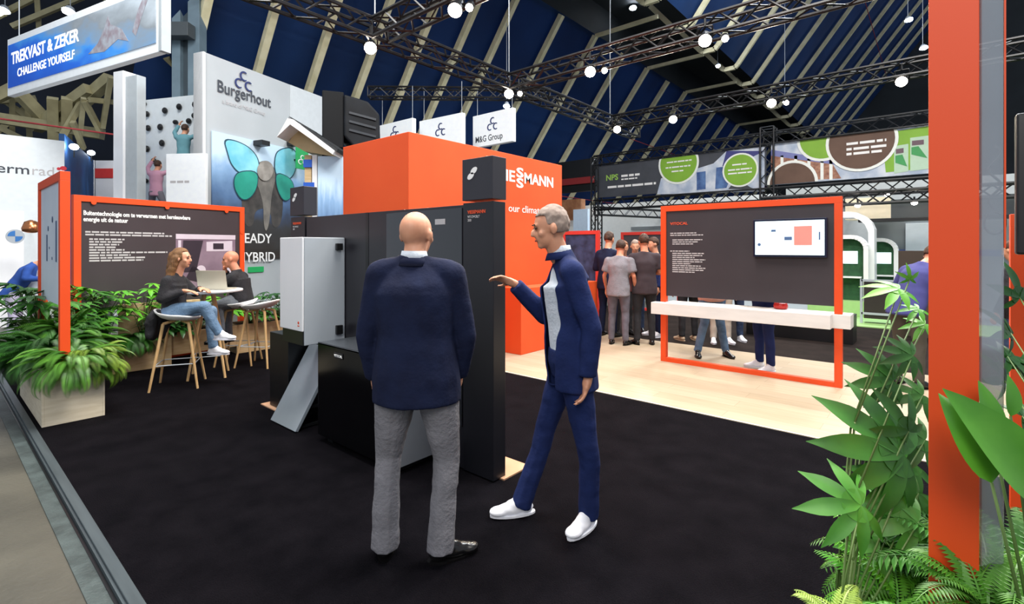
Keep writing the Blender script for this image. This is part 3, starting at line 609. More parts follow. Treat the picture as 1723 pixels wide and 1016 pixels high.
def loft(bm,secs,n=18):
    """secs: (centre, lateral axis, forward axis, rx, ry)"""
    rings=[]
    for c,lx,fy,rx,ry in secs:
        rings.append([bm.verts.new(V(c)+lx*(rx*math.cos(2*PI*i/n))+fy*(ry*math.sin(2*PI*i/n))) for i in range(n)])
    for A_,B_ in zip(rings,rings[1:]):
        for i in range(n): bm.faces.new((A_[i],A_[(i+1)%n],B_[(i+1)%n],B_[i]))
    bm.faces.new(rings[0][::-1]); bm.faces.new(rings[-1])
def fuse(name,bm,m,parent,voxel=.012,smooth=3,cut=None,solid=0,wr=0,ws=9,wz=1):
    bmesh.ops.recalc_face_normals(bm,faces=bm.faces)
    me=bpy.data.meshes.new(name); bm.to_mesh(me); bm.free(); o=bpy.data.objects.new(name,me); COL.objects.link(o)
    md=o.modifiers.new('r','REMESH'); md.mode='VOXEL'; md.voxel_size=voxel; md.use_smooth_shade=True
    sm=o.modifiers.new('s','SMOOTH'); sm.factor=.5; sm.iterations=smooth
    bpy.context.view_layer.update(); me2=baked(o); old=o.data; o.modifiers.clear(); o.data=me2; me2.name=name
    if wr:
        NR=[v.normal.copy() for v in me2.vertices]
        for v,nv in zip(me2.vertices,NR):
            c=v.co.copy(); k=noise.noise(V((c.x*ws,c.y*ws,c.z*ws*wz)))+.5*noise.noise(V((c.x*ws*2.3,c.y*ws*2.3,c.z*ws*2.3*wz)))
            v.co=c+nv*(k*wr)
    if cut:
        b=bmesh.new(); b.from_mesh(me2); bmesh.ops.delete(b,geom=[f for f in b.faces if cut(f.calc_center_median())],context='FACES')
        for _ in range(8):
            nw={}
            for v in b.verts:
                if v.is_boundary:
                    q=[e.other_vert(v) for e in v.link_edges if e.is_boundary]
                    if len(q)==2: nw[v]=v.co*.4+(q[0].co+q[1].co)*.3
            for v,c in nw.items(): v.co=c
        b.to_mesh(me2); b.free()
    me2.materials.clear(); me2.materials.append(m)
    for p in me2.polygons: p.use_smooth=True; p.material_index=0
    if solid:
        s_=o.modifiers.new('so','SOLIDIFY'); s_.thickness=solid; s_.offset=-1
    if parent: o.parent=parent
    return o
def nrm(v): return V(v).normalized()
def hand(bm,wr,d,pn,side,k=1.0,curl=.5,r=.0085):
    """wrist, direction, palm normal, side=+1/-1 thumb side"""
    d=nrm(d); pn=nrm(V(pn)-d*d.dot(V(pn))); s=d.cross(pn)*side; wr=V(wr)
    mx=Matrix((s,d,pn)).transposed()
    ball(bm,wr+d*.045*k,(.038*k,.052*k,.016*k),mx,12,8); caps(bm,wr-d*.01,wr+d*.03*k,.025*k,.026*k)
    for i,(off,L) in enumerate(((.029,.072),(.010,.080),(-.010,.075),(-.028,.058))):
        a=wr+d*(.082-abs(off)*.25)*k+s*off*k; c1=math.cos(curl*.5);s1=math.sin(curl*.5); d1=d*c1+pn*s1
        b_=a+d1*L*.45*k; d2=d*math.cos(curl*1.4)+pn*math.sin(curl*1.4); e=b_+d2*L*.35*k; d3=d*math.cos(curl*2.1)+pn*math.sin(curl*2.1); g=e+d3*L*.22*k
        caps(bm,a,b_,r*1.08,r,8); caps(bm,b_,e,r,r*.92,8); caps(bm,e,g,r*.92,r*.8,8)
    a=wr+d*.02*k+s*.026*k; b_=a+(s*.7+d*.6+pn*.25).normalized()*.038*k; e=b_+(s*.25+d*.85+pn*.4).normalized()*.030*k
    caps(bm,a,b_,r*1.45,r*1.15,8); caps(bm,b_,e,r*1.15,r*.9,8)
def head_parts(o,J,f,skin,vox,hair,k=1.0,bald=False,long=False,beard=False,detail=True,body=None):
    h=V(J['head']); up=nrm(J.get('headup',(0,0,1))); f=nrm(V(f)-up*up.dot(V(f))); s=f.cross(up); mx=Matrix((s,f,up)).transposed()
    b=body
    ball(b,h+up*.02*k-f*.008,(.077*k,.096*k,.092*k),mx,18,14)           # skull
    ball(b,h-up*.045*k+f*.026*k,(.056*k,.066*k,.070*k),mx,16,12)          # face/jaw
    ball(b,h-up*.095*k+f*.062*k,(.026*k,.022*k,.02*k),mx)                 # chin
    ball(b,h+up*.018*k+f*.082*k,(.045*k,.014*k,.012*k),mx)                # brow
    ball(b,h-up*.022*k+f*.098*k,(.012*k,.017*k,.022*k),mx)                # nose
    ball(b,h-up*.034*k+f*.105*k,(.015*k,.014*k,.010*k),mx)
    for q in (1,-1):
        ball(b,h+s*q*.082*k-up*.012*k-f*.004*k,(.012*k,.02*k,.032*k),mx)  # ears
        ball(b,h+s*q*.040*k-up*.03*k+f*.058*k,(.024*k,.022*k,.022*k),mx)  # cheeks
    if detail:
        for q in (1,-1):
            e=mb(); ball(e,h+s*q*.030*k+up*.002*k+f*.087*k,(.012*k,.008*k,.006*k),mx,10,6); obj('eye',e,EYEW,o,smooth=True)
            e=mb(); ball(e,h+s*q*.031*k+up*.024*k+f*.093*k,(.018*k,.005*k,.004*k),mx,10,6); obj('eyebrow',e,HAIRD,o,smooth=True)
        e=mb(); ball(e,h-up*.066*k+f*.089*k,(.022*k,.007*k,.006*k),mx,12,6); obj('mouth',e,LIP,o,smooth=True)
    if hair:
        e=mb(); ball(e,h+up*.026*k-f*.014*k,(.083*k,.102*k,.104*k),mx,20,16)
        if long:
            for q in (-1,1): caps(e,h+s*q*.06-f*.03,h+s*q*.075-f*.09-up*.22,.045,.04); 
            caps(e,h-f*.07+up*.02,h-f*.12-up*.24,.065,.05); caps(e,h-f*.10-up*.2,h-f*.15-up*.34,.045,.02)
            ct=lambda c:(c-h).dot(f)>.035 and (c-h).dot(up)<.075
        else:
            ct=lambda c:((c-h).dot(up)<-.035*k) or ((c-h).dot(f)>.03*k and (c-h).dot(up)<.07*k) or ((c-h).dot(f)>.0 and (c-h).dot(up)<.015*k)
        fuse('hair',e,hair,o,max(vox,.008),2,cut=ct,solid=.006,wr=.006,ws=22)
def person(label,loc,rz,J,f,look,group=None,vox=.012,detail=True,k=1.0):
    """J joints in a frame with x to the viewer's right, y away; f facing direction"""
    o=thing('person',label,'person',loc,rz,group)
    g={n:V(p) for n,p in J.items() if n!='headup'}
    f=nrm(f); sk=look.get('skin',SKIN)
    lat=nrm(g['shR']-g['shL']); latp=nrm(g['hipR']-g['hipL']); upv=nrm(g['neck']-g['pelvis'])
    ft=nrm(lat.cross(upv)); 
    if ft.dot(f)<0: ft=-ft
    fp=nrm(latp.cross(V((0,0,1)))); 
    if fp.dot(f)<0: fp=-fp
    shw=(g['shR']-g['shL']).length/2; chest=g['pelvis'].lerp(g['neck'],.68); waist=g['pelvis'].lerp(g['neck'],.32)
    wd=look.get('wide',1.0); bel=look.get('belly',0)
    fat=wd
    def torso(b,e,bottom=0,top=True):
        shm=(g['shL']+g['shR'])/2; cl=1 if e>.005 else 0; lo_=look.get('coat',0)*cl
        secs=[(g['pelvis']-upv*(.10+bottom),latp,fp,(.150+.03*lo_)*k*wd+e,(.105+.02*lo_)*k*wd+e),(g['pelvis'],latp,fp,(.165+.012*lo_)*k*wd+e,(.115+.01*lo_)*k*wd+e),(waist+ft*bel*.5,lat,ft,.148*k*wd+e,.110*k*wd+e+bel),(chest,lat,ft,.172*k*wd+e,.118*k*wd+e),(shm-upv*.06,lat,ft,shw*.93+e,.105*k*wd+e),(shm+upv*.0,lat,ft,shw*.88+e*.5,.085*k+e*.5),(shm+upv*.045,lat,ft,shw*.55+e*.3,.065*k+e*.3)]
        if top: secs.append((g['neck']+upv*.01,lat,ft,.060*k+e*.3,.058*k+e*.3))
        loft(b,secs)
    def arm(b,S,e,upto=2):
        sh,el,ha=g['sh'+S],g['el'+S],g['ha'+S]; sh=sh-upv*.03-(lat if S=='R' else -lat)*.022
        caps(b,sh,el,.044*k*fat+e,.041*k+e)
        if upto>1:
            caps(b,el,el.lerp(ha,.35),.041*k+e,.040*k+e); tube(b,el.lerp(ha,.35),ha if upto==2 else el.lerp(ha,.95),.040*k+e,(.025*k+e) )
    def leg(b,S,e,hem=0,prog=1,fl=0):
        hp_,kn,an=g['hip'+S],g['kn'+S],g['an'+S]
        caps(b,hp_,hp_.lerp(kn,.35),.088*k*fat+e,.080*k*fat+e); caps(b,hp_.lerp(kn,.35),kn,.080*k*fat+e,.054*k+e)
        cf=kn.lerp(an,.3)+(-fp)*.012; caps(b,kn,cf,.054*k+e,.052*k+e); tube(b,cf,kn.lerp(an,1.0+hem),.052*k+e,.036*k+e+fl)
    # body
    b=mb()
    torso(b,-.012); caps(b,g['neck']-upv*.03,g['head']-V((0,0,.03))*k,.060*k,.058*k)
    for S in 'LR':
        arm(b,S,-.006,2)
        leg(b,S,-.008)
        d=g['ha'+S]-g['el'+S]; hd=J.get('hd'+S,d)
        hand(b,g['ha'+S],hd,J.get('pn'+S,-(g['ha'+S]-g['pelvis'])+f*.05),J.get('th'+S,1 if S=='L' else -1),k,J.get('curl'+S,.45),.0085 if vox<.01 else .0105)
        an=g['an'+S]; to=g['toe'+S]; caps(b,an,an.lerp(to,.35)-V((0,0,.02)),.030*k,.022*k)
    head_parts(o,J,J.get('face',f),sk,vox,look.get('hair'),k*look.get('hk',1.0),long=look.get('long',False),detail=detail,body=b)
    fuse('body',b,sk,o,vox,2)
    # trousers
    b=mb(); loft(b,[(g['pelvis']+upv*.05,latp,fp,.158*k*wd+.006,.112*k*wd+.006),(g['pelvis']-V((0,0,.02)),latp,fp,.168*k*wd+.008,.122*k*wd+.008),(g['pelvis']-V((0,0,.11)),latp,fp,.15*k*wd,.105*k*wd)])
    for S in 'LR': leg(b,S,look.get('loose',.010),look.get('hem',.04),fl=look.get('flare',.008))
    fuse('trousers',b,look['trousers'],o,vox,8 if vox<.01 else 4,wr=look.get('wr',.005),ws=8,wz=1.3)
    # shoes
    for S in 'LR':
        an=g['an'+S]; to=g['toe'+S]; d=nrm(V((to.x-an.x,to.y-an.y,0))); lt=V((-d.y,d.x,0)); mx=Matrix((lt,d,V((0,0,1)))).transposed()
        z=look.get('sole',{}).get(S,an.z-.085*k); b=mb()
        if 'toepitch' in J and S in J['toepitch']:
            pass
        base=V((an.x,an.y,z))
        ball(b,base-d*.012+V((0,0,.038)),(.038*k,.05*k,.038),mx); ball(b,base+d*.075*k+V((0,0,.034)),(.043*k,.09*k,.034),mx); ball(b,base+d*.14*k+V((0,0,.026)),(.046*k,.062*k,.026),mx); ball(b,base+d*.012+V((0,0,.072)),(.040*k,.056*k,.042),mx); ball(b,base+d*.05*k+V((0,0,.052)),(.038*k,.06*k,.036),mx)
        sh=fuse('shoe',b,look['shoes'],o,min(vox,.009),2)
        b=mb(); loft(b,[(base+d*.062*k+V((0,0,z_)),lt,d,.047*k,.135*k) for z_ in (.0,.012)]); obj('sole',b,look.get('solem',look['shoes']),sh)
    # top
    tl=look.get('hemlen',.02)
    if look.get('shirt') and look.get('jacket'):
        b=mb(); torso(b,-.002); fuse('shirt',b,look['shirt'],o,vox,2,wr=.003)
    b=mb(); e=look.get('te',.012)
    torso(b,e,bottom=tl)
    ua=look.get('sleeve',2)
    for S in 'LR':
        if ua==2: 
            sh_,el,ha=g['sh'+S],g['el'+S],g['ha'+S]; s2=sh_-upv*.016-(lat if S=='R' else -lat)*.010; caps(b,s2,el,.056*k*fat+e*.6,.044*k+e*.6); caps(b,el,el.lerp(ha,.4),.044*k+e*.6,.042*k+e*.6); tube(b,el.lerp(ha,.4),el.lerp(ha,.95),.042*k+e*.6,.036*k+e*.6)
        else: 
            sh_,el=g['sh'+S],g['el'+S]; sh_=sh_-upv*.012; tube(b,sh_,sh_.lerp(el,.75),.060*k*fat+e,.060*k+e); ball(b,sh_,.060*k*fat+e)
    shm=(g['shL']+g['shR'])/2
    for sg,S in ((-1,'L'),(1,'R')):
        caps(b,shm+lat*(sg*shw*.35)+upv*.022,g['sh'+S]-lat*(sg*.03)-upv*.006,.050*k+e*.5,.056*k*fat+e*.5)
    cut=None; solid=0
    if look.get('open'):
        pc=g['pelvis']; L_=(g['neck']-pc).length; w0=look['open']
        def cut(c):
            r_=c-pc; h_=r_.dot(upv); q=r_-upv*h_; return q.dot(ft)>.05 and abs(q.dot(lat)+look.get('openx',0))<w0*(.6+.5*(h_/L_)) and h_<L_*1.05 and (r_.dot(lat))**2<.03
        solid=.008
    top=look.get('jacket') or look.get('shirt')
    fuse('jacket' if look.get('jacket') else 'shirt',b,top,o,vox,12 if vox<.01 else 6,cut=cut,solid=solid,wr=look.get('wr',.006),ws=8)
    if look.get('collar'):
        b=mb(); c=g['neck']; loft(b,[(c-upv*.02,lat,ft,.075*k,.07*k),(c+upv*.03,lat,ft,.062*k,.062*k)]); obj('collar',b,look['collar'],o,smooth=True)
        if look.get('jacket'): b=mb(); loft(b,[(c-upv*.045,lat,ft,.098*k,.088*k),(c-upv*.018,lat,ft,.082*k,.078*k),(c-upv*.004,lat,ft,.074*k,.072*k)]); obj('jacket_collar',b,look['jacket'],o,smooth=True)
    return o
def ground(px,D,z=0): p=P(px,417,D); return (p.x,p.y,z)
# --- bald man seen from behind, dark navy jacket
J=dict(head=(-.005,.03,1.622),neck=(-.01,.0,1.505),pelvis=(.0,0,.93),shL=(-.19,0,1.43),shR=(.185,0,1.425),elL=(-.255,.02,1.11),elR=(.245,.05,1.10),haL=(-.235,.10,.865),haR=(.20,.12,.87),
 hipL=(-.095,0,.88),hipR=(.10,0,.88),knL=(-.15,.04,.50),knR=(.15,.03,.48),anL=(-.155,0,.085),anR=(.13,-.04,.085),toeL=(-.17,.2,.02),toeR=(.33,.06,.02),
 hdL=(.1,.15,-1),hdR=(-.1,.1,-1),face=(.35,1,0))
person('bald man seen from behind in navy jacket and grey trousers, facing the black wall',ground(700,2.52),CAMRZ,J,(0.15,1,0),
 dict(trousers=GTROUS,shoes=SHOEB,jacket=NAVYSUIT,shirt=SHIRTW,collar=SHIRTW,hair=None,wide=1.12,te=.024,hemlen=.05,coat=1,loose=.014,flare=.024,wr=.0045,hem=.10),vox=.008)
# --- walking man, bright navy suit, white shoes
J=dict(head=(-.085,-.02,1.665),headup=(-.12,0,1),neck=(-.03,0,1.53),pelvis=(.03,0,.94),shL=(.02,-.17,1.435),shR=(.00,.18,1.42),elL=(.12,-.20,1.12),elR=(-.10,.20,1.14),haL=(.10,-.20,.86),haR=(-.29,.12,1.34),
 hipL=(.04,-.09,.90),hipR=(.03,.09,.90),knL=(.11,-.10,.48),knR=(-.10,.12,.50),anL=(.125,-.05,.09),anR=(-.235,.08,.09),toeL=(-.02,-.22,.02),toeR=(-.46,.03,.02),
 hdL=(-.25,-.1,-1),hdR=(-1,-.3,.45),pnL=(-1,0,0),pnR=(0,-.5,-1),face=(-1,-.1,0))
person('man in navy suit and white slip-on shoes striding left, hand towards the black column',ground(950,2.83),CAMRZ,J,(-1,-.35,0),
 dict(trousers=NAVYSUIT2,shoes=SHOEW,jacket=NAVYSUIT2,shirt=SHIRTW,collar=SHIRTW,hair=HAIRG,wide=.98,te=.022,hemlen=.07,coat=1,open=.12,openx=.055,loose=.008,flare=.018,wr=.0045,hem=.10),vox=.008)
# --- seated woman
J=dict(head=(.035,0,1.435),neck=(-.02,0,1.27),pelvis=(-.05,0,.885),shL=(-.03,-.155,1.20),shR=(-.05,.155,1.19),elL=(-.05,-.20,.99),elR=(.05,.22,1.02),haL=(.13,-.10,1.075),haR=(.17,.12,1.08),
 hipL=(-.04,-.08,.85),hipR=(-.04,.08,.85),knL=(.33,-.05,.90),knR=(.30,.12,.83),anL=(.47,-.02,.59),anR=(.33,.10,.42),toeL=(.64,-.02,.56),toeR=(.5,.1,.36),
 hdL=(1,.2,-.1),hdR=(1,-.2,-.1),pnL=(0,0,-1),pnR=(0,0,-1),face=(1,.15,-.05))
WOM=person('long-haired woman in black top and blue jeans sitting on a bar stool, facing right',(S1[0],S1[1],0),CAMRZ,J,(1,0,0),
 dict(trousers=DENIM,shoes=SHOEW,shirt=BLKCLOTH,hair=HAIRB,long=True,wide=.88,te=.012,hemlen=.02,sole={'L':.52,'R':.33}),vox=.011,k=.95)
# --- seated bald man behind table
J=dict(head=(-.10,-.02,1.40),headup=(-.15,0,1),neck=(-.03,0,1.25),pelvis=(.04,0,.885),shL=(.0,-.18,1.17),shR=(-.04,.18,1.17),elL=(-.12,-.20,1.085),elR=(-.22,.10,1.10),haL=(-.30,-.12,1.085),haR=(-.17,-.02,1.24),
 hipL=(.04,-.09,.85),hipR=(.02,.09,.85),knL=(-.16,-.24,.80),knR=(-.20,.02,.79),anL=(-.10,-.24,.40),anR=(-.14,0,.38),toeL=(-.24,-.32,.33),toeR=(-.3,-.05,.32),
 hdL=(-1,.1,0),hdR=(-.1,-.2,1),pnL=(0,0,-1),pnR=(1,0,0),face=(-1,-.45,-.1))
person('bald man in dark sweater leaning on the high table with a hand at his chin',(S3[0],S3[1],0),CAMRZ,J,(-1,-.3,0),
 dict(trousers=mat('grey_denim','#5a6068',.85,h2='#6c737c',ns=12,bump=.3),shoes=SHOEB,shirt=BLKCLOTH,hair=None,skin=SKIN2,wide=1.08,te=.016,hemlen=.02,sole={'L':.31,'R':.29}),vox=.011,k=.97)
# jacket draped on stool
b=mb(); c=V((-.21,-.05,.70)); caps(b,c+V((0,0,.10)),c+V((-.05,0,-.12)),.075,.06); caps(b,c+V((.05,.1,.10)),c+V((-.02,.12,-.14)),.06,.05); caps(b,c+V((0,-.08,.08)),c+V((.0,-.10,-.10)),.055,.05)
jo=fuse('draped_jacket',b,BLKCLOTH,None,.012,2,wr=.015,ws=10); jo.location=(S1[0],S1[1],0); jo.rotation_euler=(0,0,CAMRZ); tag(jo,'black jacket draped over the rear of the bar stool the woman sits on','jacket')
# --- standing visitors
def stand(label,loc,face,h=1.78,look=None,pose=0,group=None,bend=0,vox=.016,hs=0):
    k=h/1.78; a=face   # facing angle in viewer frame: 0 = away from camera(+y), 90 = left
    f=V((-math.sin(a),math.cos(a),0)); l=V((-f.y,f.x,0))  # l = person's left
    def q(x,y,z): return l*(-x)*k+f*y*k+V((0,0,z*k))
    bn=bend
    J=dict(head=q(0,.05+bn*.55,1.63-bn*.25),neck=q(0,.0+bn*.40,1.47-bn*.14),pelvis=q(0,0,.94),shL=q(-.185,bn*.34,1.39-bn*.12),shR=q(.185,bn*.34,1.39-bn*.12),
      hipL=q(-.095,0,.89),hipR=q(.095,0,.89),knL=q(-.11,.03,.50),knR=q(.11,.03,.50),anL=q(-.12-hs,0,.085),anR=q(.12+hs,0,.085),toeL=q(-.16-hs,.18,.02),toeR=q(.16+hs,.18,.02))
    if pose==0: J.update(elL=q(-.25,-.02+bn*.3,1.12),elR=q(.25,-.02+bn*.3,1.12),haL=q(-.25,.08+bn*.3,.87),haR=q(.25,.08+bn*.3,.87))
    elif pose==1: J.update(elL=q(-.25,0+bn*.3,1.13),elR=q(.25,0+bn*.3,1.13),haL=q(-.08,.24+bn*.3,1.16),haR=q(.08,.22+bn*.3,1.12))
    else: J.update(elL=q(-.26,-.02,1.13),elR=q(.25,.15,1.18),haL=q(-.24,.1,.88),haR=q(.2,.40,1.25))
    J['shL']=V(J['shL']);
    # viewer naming: swap not needed
    J['face']=f+V((0,0,-.15-bn))
    J['headup']=V((0,0,1))+f*(.2+bn)
    return person(label,loc,CAMRZ,J,f,look,group,vox=vox,detail=False,k=k)
def pl(px,py,z=.004): 
    D=(CAMZ)*F/(py-417); return ground(px,D,z)
def LK(t,s,sh,hair=HAIRD,**k): 
    d=dict(trousers=t,shoes=sh,shirt=s,hair=hair,coat=1,hemlen=.04,te=.016); d.update(k); return d
stand('visitor in dark navy suit standing left in the background group',pl(1022,566),R(-45),1.86,LK(NAVYSUIT,SHIRTW,SHOEB,jacket=NAVYSUIT,open=.05,te=.016,hemlen=.06),pose=1)
stand('visitor in grey T-shirt and grey jeans, seen from behind beside the navy suit',pl(1040,580),R(-30),1.74,LK(mat('grey_jeans','#56545f',.85,h2='#64626e',ns=12),GREYCLOTH,SHOEB,sleeve=1,skin=SKIN2),pose=0,bend=.15)
stand('visitor in dark short-sleeved shirt seen from behind, right of the grey T-shirt',pl(1084,580),R(0),1.80,LK(BLKCLOTH,mat('plum_black_cloth','#352a30',.9),SHOEB,sleeve=1,wide=1.05,skin=SKIN2),pose=1)
stand('visitor half hidden behind the grey T-shirt man, facing the camera',pl(1048,562),R(185),1.70,LK(BLKCLOTH,mat('maroon_cloth','#6b3a3a',.9),SHOEB,hair=mat('auburn_hair','#7a4a2a',.7)),pose=1)
stand('grey-haired visitor between the two T-shirt men',pl(1068,560),R(170),1.72,LK(DDENIM,mat('blue_grey_cloth','#38435c',.9),SHOEB,hair=HAIRG),pose=1)
stand('visitor in blue jeans behind the dark board, only legs seen below the shelf',pl(1197,600),R(178),1.76,LK(DENIM if 0 else mat('washed_denim','#3f5a7a',.85,h2='#5a7593',ns=10,bump=.3),mat('pinkish_cloth','#b98c80',.9),SHOEB,sleeve=1),pose=1,hs=.08)
stand('visitor behind the dark board in navy trousers and white trainers',pl(1287,622),R(95),1.78,LK(NAVYSUIT2,NAVYSUIT2,SHOEW),pose=1)
stand('distant visitor in black with pale shoes, left of the blue jeans under the shelf',pl(1158,573),R(10),1.75,LK(BLKCLOTH,BLKCLOTH,mat('tan_shoe','#b29a80',.6)),pose=0)
stand('distant visitor in pale trousers and white shoes between the jeans legs',pl(1212,577),R(175),1.72,LK(mat('pale_trousers','#b9ada0',.85),GREYCLOTH,SHOEW),pose=0)
stand('distant visitor in dark blue jeans and pale shoes right of the pale trousers',pl(1232,573),R(170),1.75,LK(DDENIM,BLKCLOTH,SHOEW),pose=0)
stand('distant visitor in black trousers and white shoes just left of the frame post',pl(1103,566),R(100),1.76,LK(NAVYSUIT,NAVYSUIT2,SHOEW),pose=0)
stand('visitor in violet-blue top and dark trousers bending forward behind the tall plant at right',pl(1527,650),R(-75),1.75,LK(mat('olive_grey_cloth','#4a463e',.9),mat('violet_cloth','#3d3e78',.9),SHOEB,hair=HAIRD),pose=1,bend=.6)
stand('visitor at the right edge seen behind the acrylic strip in dark clothes',pl(1712,650),R(20),1.66,LK(DDENIM,BLKCLOTH,SHOEW,hair=HAIRD),pose=0)
stand('visitor in blue top bending over, at the far left beyond the plants',ground(22,8.2,-.044),R(-60),1.72,LK(mat('lilac_cloth','#b6b0c9',.9),mat('royal_blue_cloth','#234a96',.9),SHOEW,hair=mat('blond_hair','#c6a468',.7)),pose=1,bend=.7)
stand('visitor in white shirt and grey trousers next to the bending visitor at the far left',ground(62,8.4,-.044),R(-15),1.66,LK(mat('stone_cloth','#a9a0a4',.9),SHIRTW,SHOEW,hair=HAIRD),pose=1,bend=.15)
# ---------------------------------------------------------------- left background stands
def wallpanel(name,label,pa,pb,z0,z1,m,th=.15,cat='wall panel',front=0):
    a=V((pa[0],pa[1],0)); c=V((pb[0],pb[1],0)); W=(c-a).length; o=thing(name,label,cat,(a.x,a.y,z0),math.atan2((c-a).y,(c-a).x)); bx('panel',(0,W,0,th,0,z1-z0),m,o,.004); return o,W
a=P(340,417,11.3); c=P(545,417,14.8)
bw_,W=wallpanel('exhibition_wall','tall pale grey exhibition wall with a navy three-arc logo, left of the orange tower',a,c,-.044,6.0,mat('pale_grey_wall','#aeb4b8',.7,h2='#b5bbbf',ns=1),.3,'exhibition wall')
bx('side_panel',(W*.66,W,-.02,0,0,6.04),mat('lighter_grey','#c6ccd0',.7),bw_); 
bx('edge',(0,.06,-.03,.3,0,6.04),WHITE,bw_)
b=mb(); ccc(b,1.06,5.60,.12,-.02); obj('arc_emblem',b,NAVYL,bw_)
text('name_lettering','Burgerhout',.40,TXTD,bw_,.36,-.02,5.24,fit=1.50,bold=.004)
text('small_lettering','a brand of M&G Group',.15,TXTG,bw_,.48,-.02,5.00,fit=1.2)
# elephant poster
po=thing('poster','large lit poster of an elephant with butterfly wings on the pale grey wall','poster',bw_.location,bw_.rotation_euler.z)
def W2(px,py,D0=11.3,D1=14.8):  # wall coords: x along wall, z
    r=(px-861)/F; # intersect ray with wall line
    A0=P(340,417,11.3);B0=P(545,417,14.8); d=(B0-A0); dirv=V((r*CA-CB,r*CB+CA,0)); 
    det=dirv.x*(-d.y)+d.x*dirv.y; tt=(A0.x*(-d.y)+d.x*A0.y)/det; pt=dirv*tt; x=(pt-V((A0.x,A0.y,0))).length; return x, CAMZ+(417-py)*tt/F+.044
x0,zt=W2(354,220); x1,_=W2(513,253); _,zb=W2(354,437)
def pimg():
    m=bpy.data.materials.new('poster_sky'); m.use_nodes=True; nt=m.node_tree; b_=nt.nodes['Principled BSDF']; tc=nt.nodes.new('ShaderNodeTexCoord'); sp_=nt.nodes.new('ShaderNodeSeparateXYZ'); nt.links.new(tc.outputs['Generated'],sp_.inputs[0])
    n=nt.nodes.new('ShaderNodeTexNoise'); n.inputs['Scale'].default_value=5; n.inputs['Detail'].default_value=7; nt.links.new(tc.outputs['Generated'],n.inputs[0])
    ad=nt.nodes.new('ShaderNodeMath'); ad.operation='MULTIPLY_ADD'; ad.inputs[1].default_value=.35; nt.links.new(n.outputs[0],ad.inputs[0]); nt.links.new(sp_.outputs[2],ad.inputs[2])
    r=nt.nodes.new('ShaderNodeValToRGB'); nt.links.new(ad.outputs[0],r.inputs[0]); e=r.color_ramp.elements
    e[0].position=.25; e[0].color=lin('#2c2622'); e[1].position=1.05; e[1].color=lin('#c6dff4')
    for p,h in ((.45,'#3a3a3c'),(.55,'#3e4c66'),(.72,'#5f82b0'),(.9,'#8fb6e0')): q=e.new(p); q.color=lin(h)
    nt.links.new(r.outputs[0],b_.inputs['Base Color']); b_.inputs['Roughness'].default_value=.6; return m
bx('sheet',(x0,x1,-.05,-.02,zb,zt),pimg(),po,0)
def WP(px,py): return W2(px,py)
def chaikin(p,n=2):
    for _ in range(n):
        q=[]
        for a,c in zip(p,p[1:]+p[:1]): q+=[(a[0]*.75+c[0]*.25,a[1]*.75+c[1]*.25),(a[0]*.25+c[0]*.75,a[1]*.25+c[1]*.75)]
        p=q
    return p
def wpoly(name,pts,m,par,y=-.052): b=mb(); poly(b,chaikin([WP(*p) for p in pts]),y,.004); return obj(name,b,m,par)
TEAL=mat('wing_cyan','#6cc4dc',.5,h2='#9be0ee',ns=2); TEALD=mat('wing_teal','#1f8f7d',.5,h2='#2fae98',ns=2); ELE=mat('elephant_grey','#6c6863',.7,h2='#8a857e',ns=4,bump=.2); ELED=mat('elephant_dark_grey','#3c3a3a',.8,h2='#55514e',ns=4)  # elephant body printed in a darker grey than its head
wpoly('elephant_body',[(402,330),(408,300),(425,275),(450,270),(468,300),(474,335),(470,380),(455,385),(452,350),(425,352),(424,380),(408,382)],ELED,po)
wpoly('elephant_head',[(425,285),(432,272),(447,270),(457,280),(461,300),(455,320),(452,345),(450,375),(444,392),(440,375),(440,345),(434,322),(427,305)],ELE,po,-.057)
def wing(name,pts,m,y):
    cx=sum(p[0] for p in pts)/len(pts); cy=sum(p[1] for p in pts)/len(pts)
    wpoly(name+'_rim',[(cx+(p[0]-cx)*1.26,cy+(p[1]-cy)*1.26) for p in pts],mat('wing_rim','#23485a',.6),po,y)
    return wpoly(name,[(cx+(p[0]-cx)*1.17,cy+(p[1]-cy)*1.17) for p in pts],m,po,y-.006)
wing('left_upper_wing',[(378,240),(395,242),(415,252),(427,268),(428,290),(415,290),(400,288),(388,275),(383,258)],TEAL,-.060)
wing('left_lower_wing',[(400,292),(426,292),(426,312),(418,328),(405,334),(394,320),(392,302)],TEALD,-.072)
wing('right_upper_wing',[(462,262),(472,254),(487,253),(494,264),(490,290),(478,300),(462,292)],TEAL,-.060)
wing('right_lower_wing',[(462,294),(480,300),(489,312),(485,330),(474,336),(464,318)],TEALD,-.072)
wpoly('elephant_brow',[(427,285),(434,272),(447,270),(457,282),(452,300),(442,306),(431,300)],mat('elephant_pale','#a8a29b',.7,h2='#8d8780',ns=6),po,-.084)
xl,zl=WP(408,405); text('headline','READY',.34,TXT,po,xl-.2,-.052,zl-.05,bold=.004,sx=.95); text('headline','HYBRID',.34,TXT,po,xl-.2,-.052,zl-.52,bold=.004,sx=.95)
for px in (430,487): b=mb(); x,z=WP(px,245); box(b,x-.12,x+.12,-.35,-.02,z-.02,z+.1); obj('clip_lamp',b,BLACK,po)
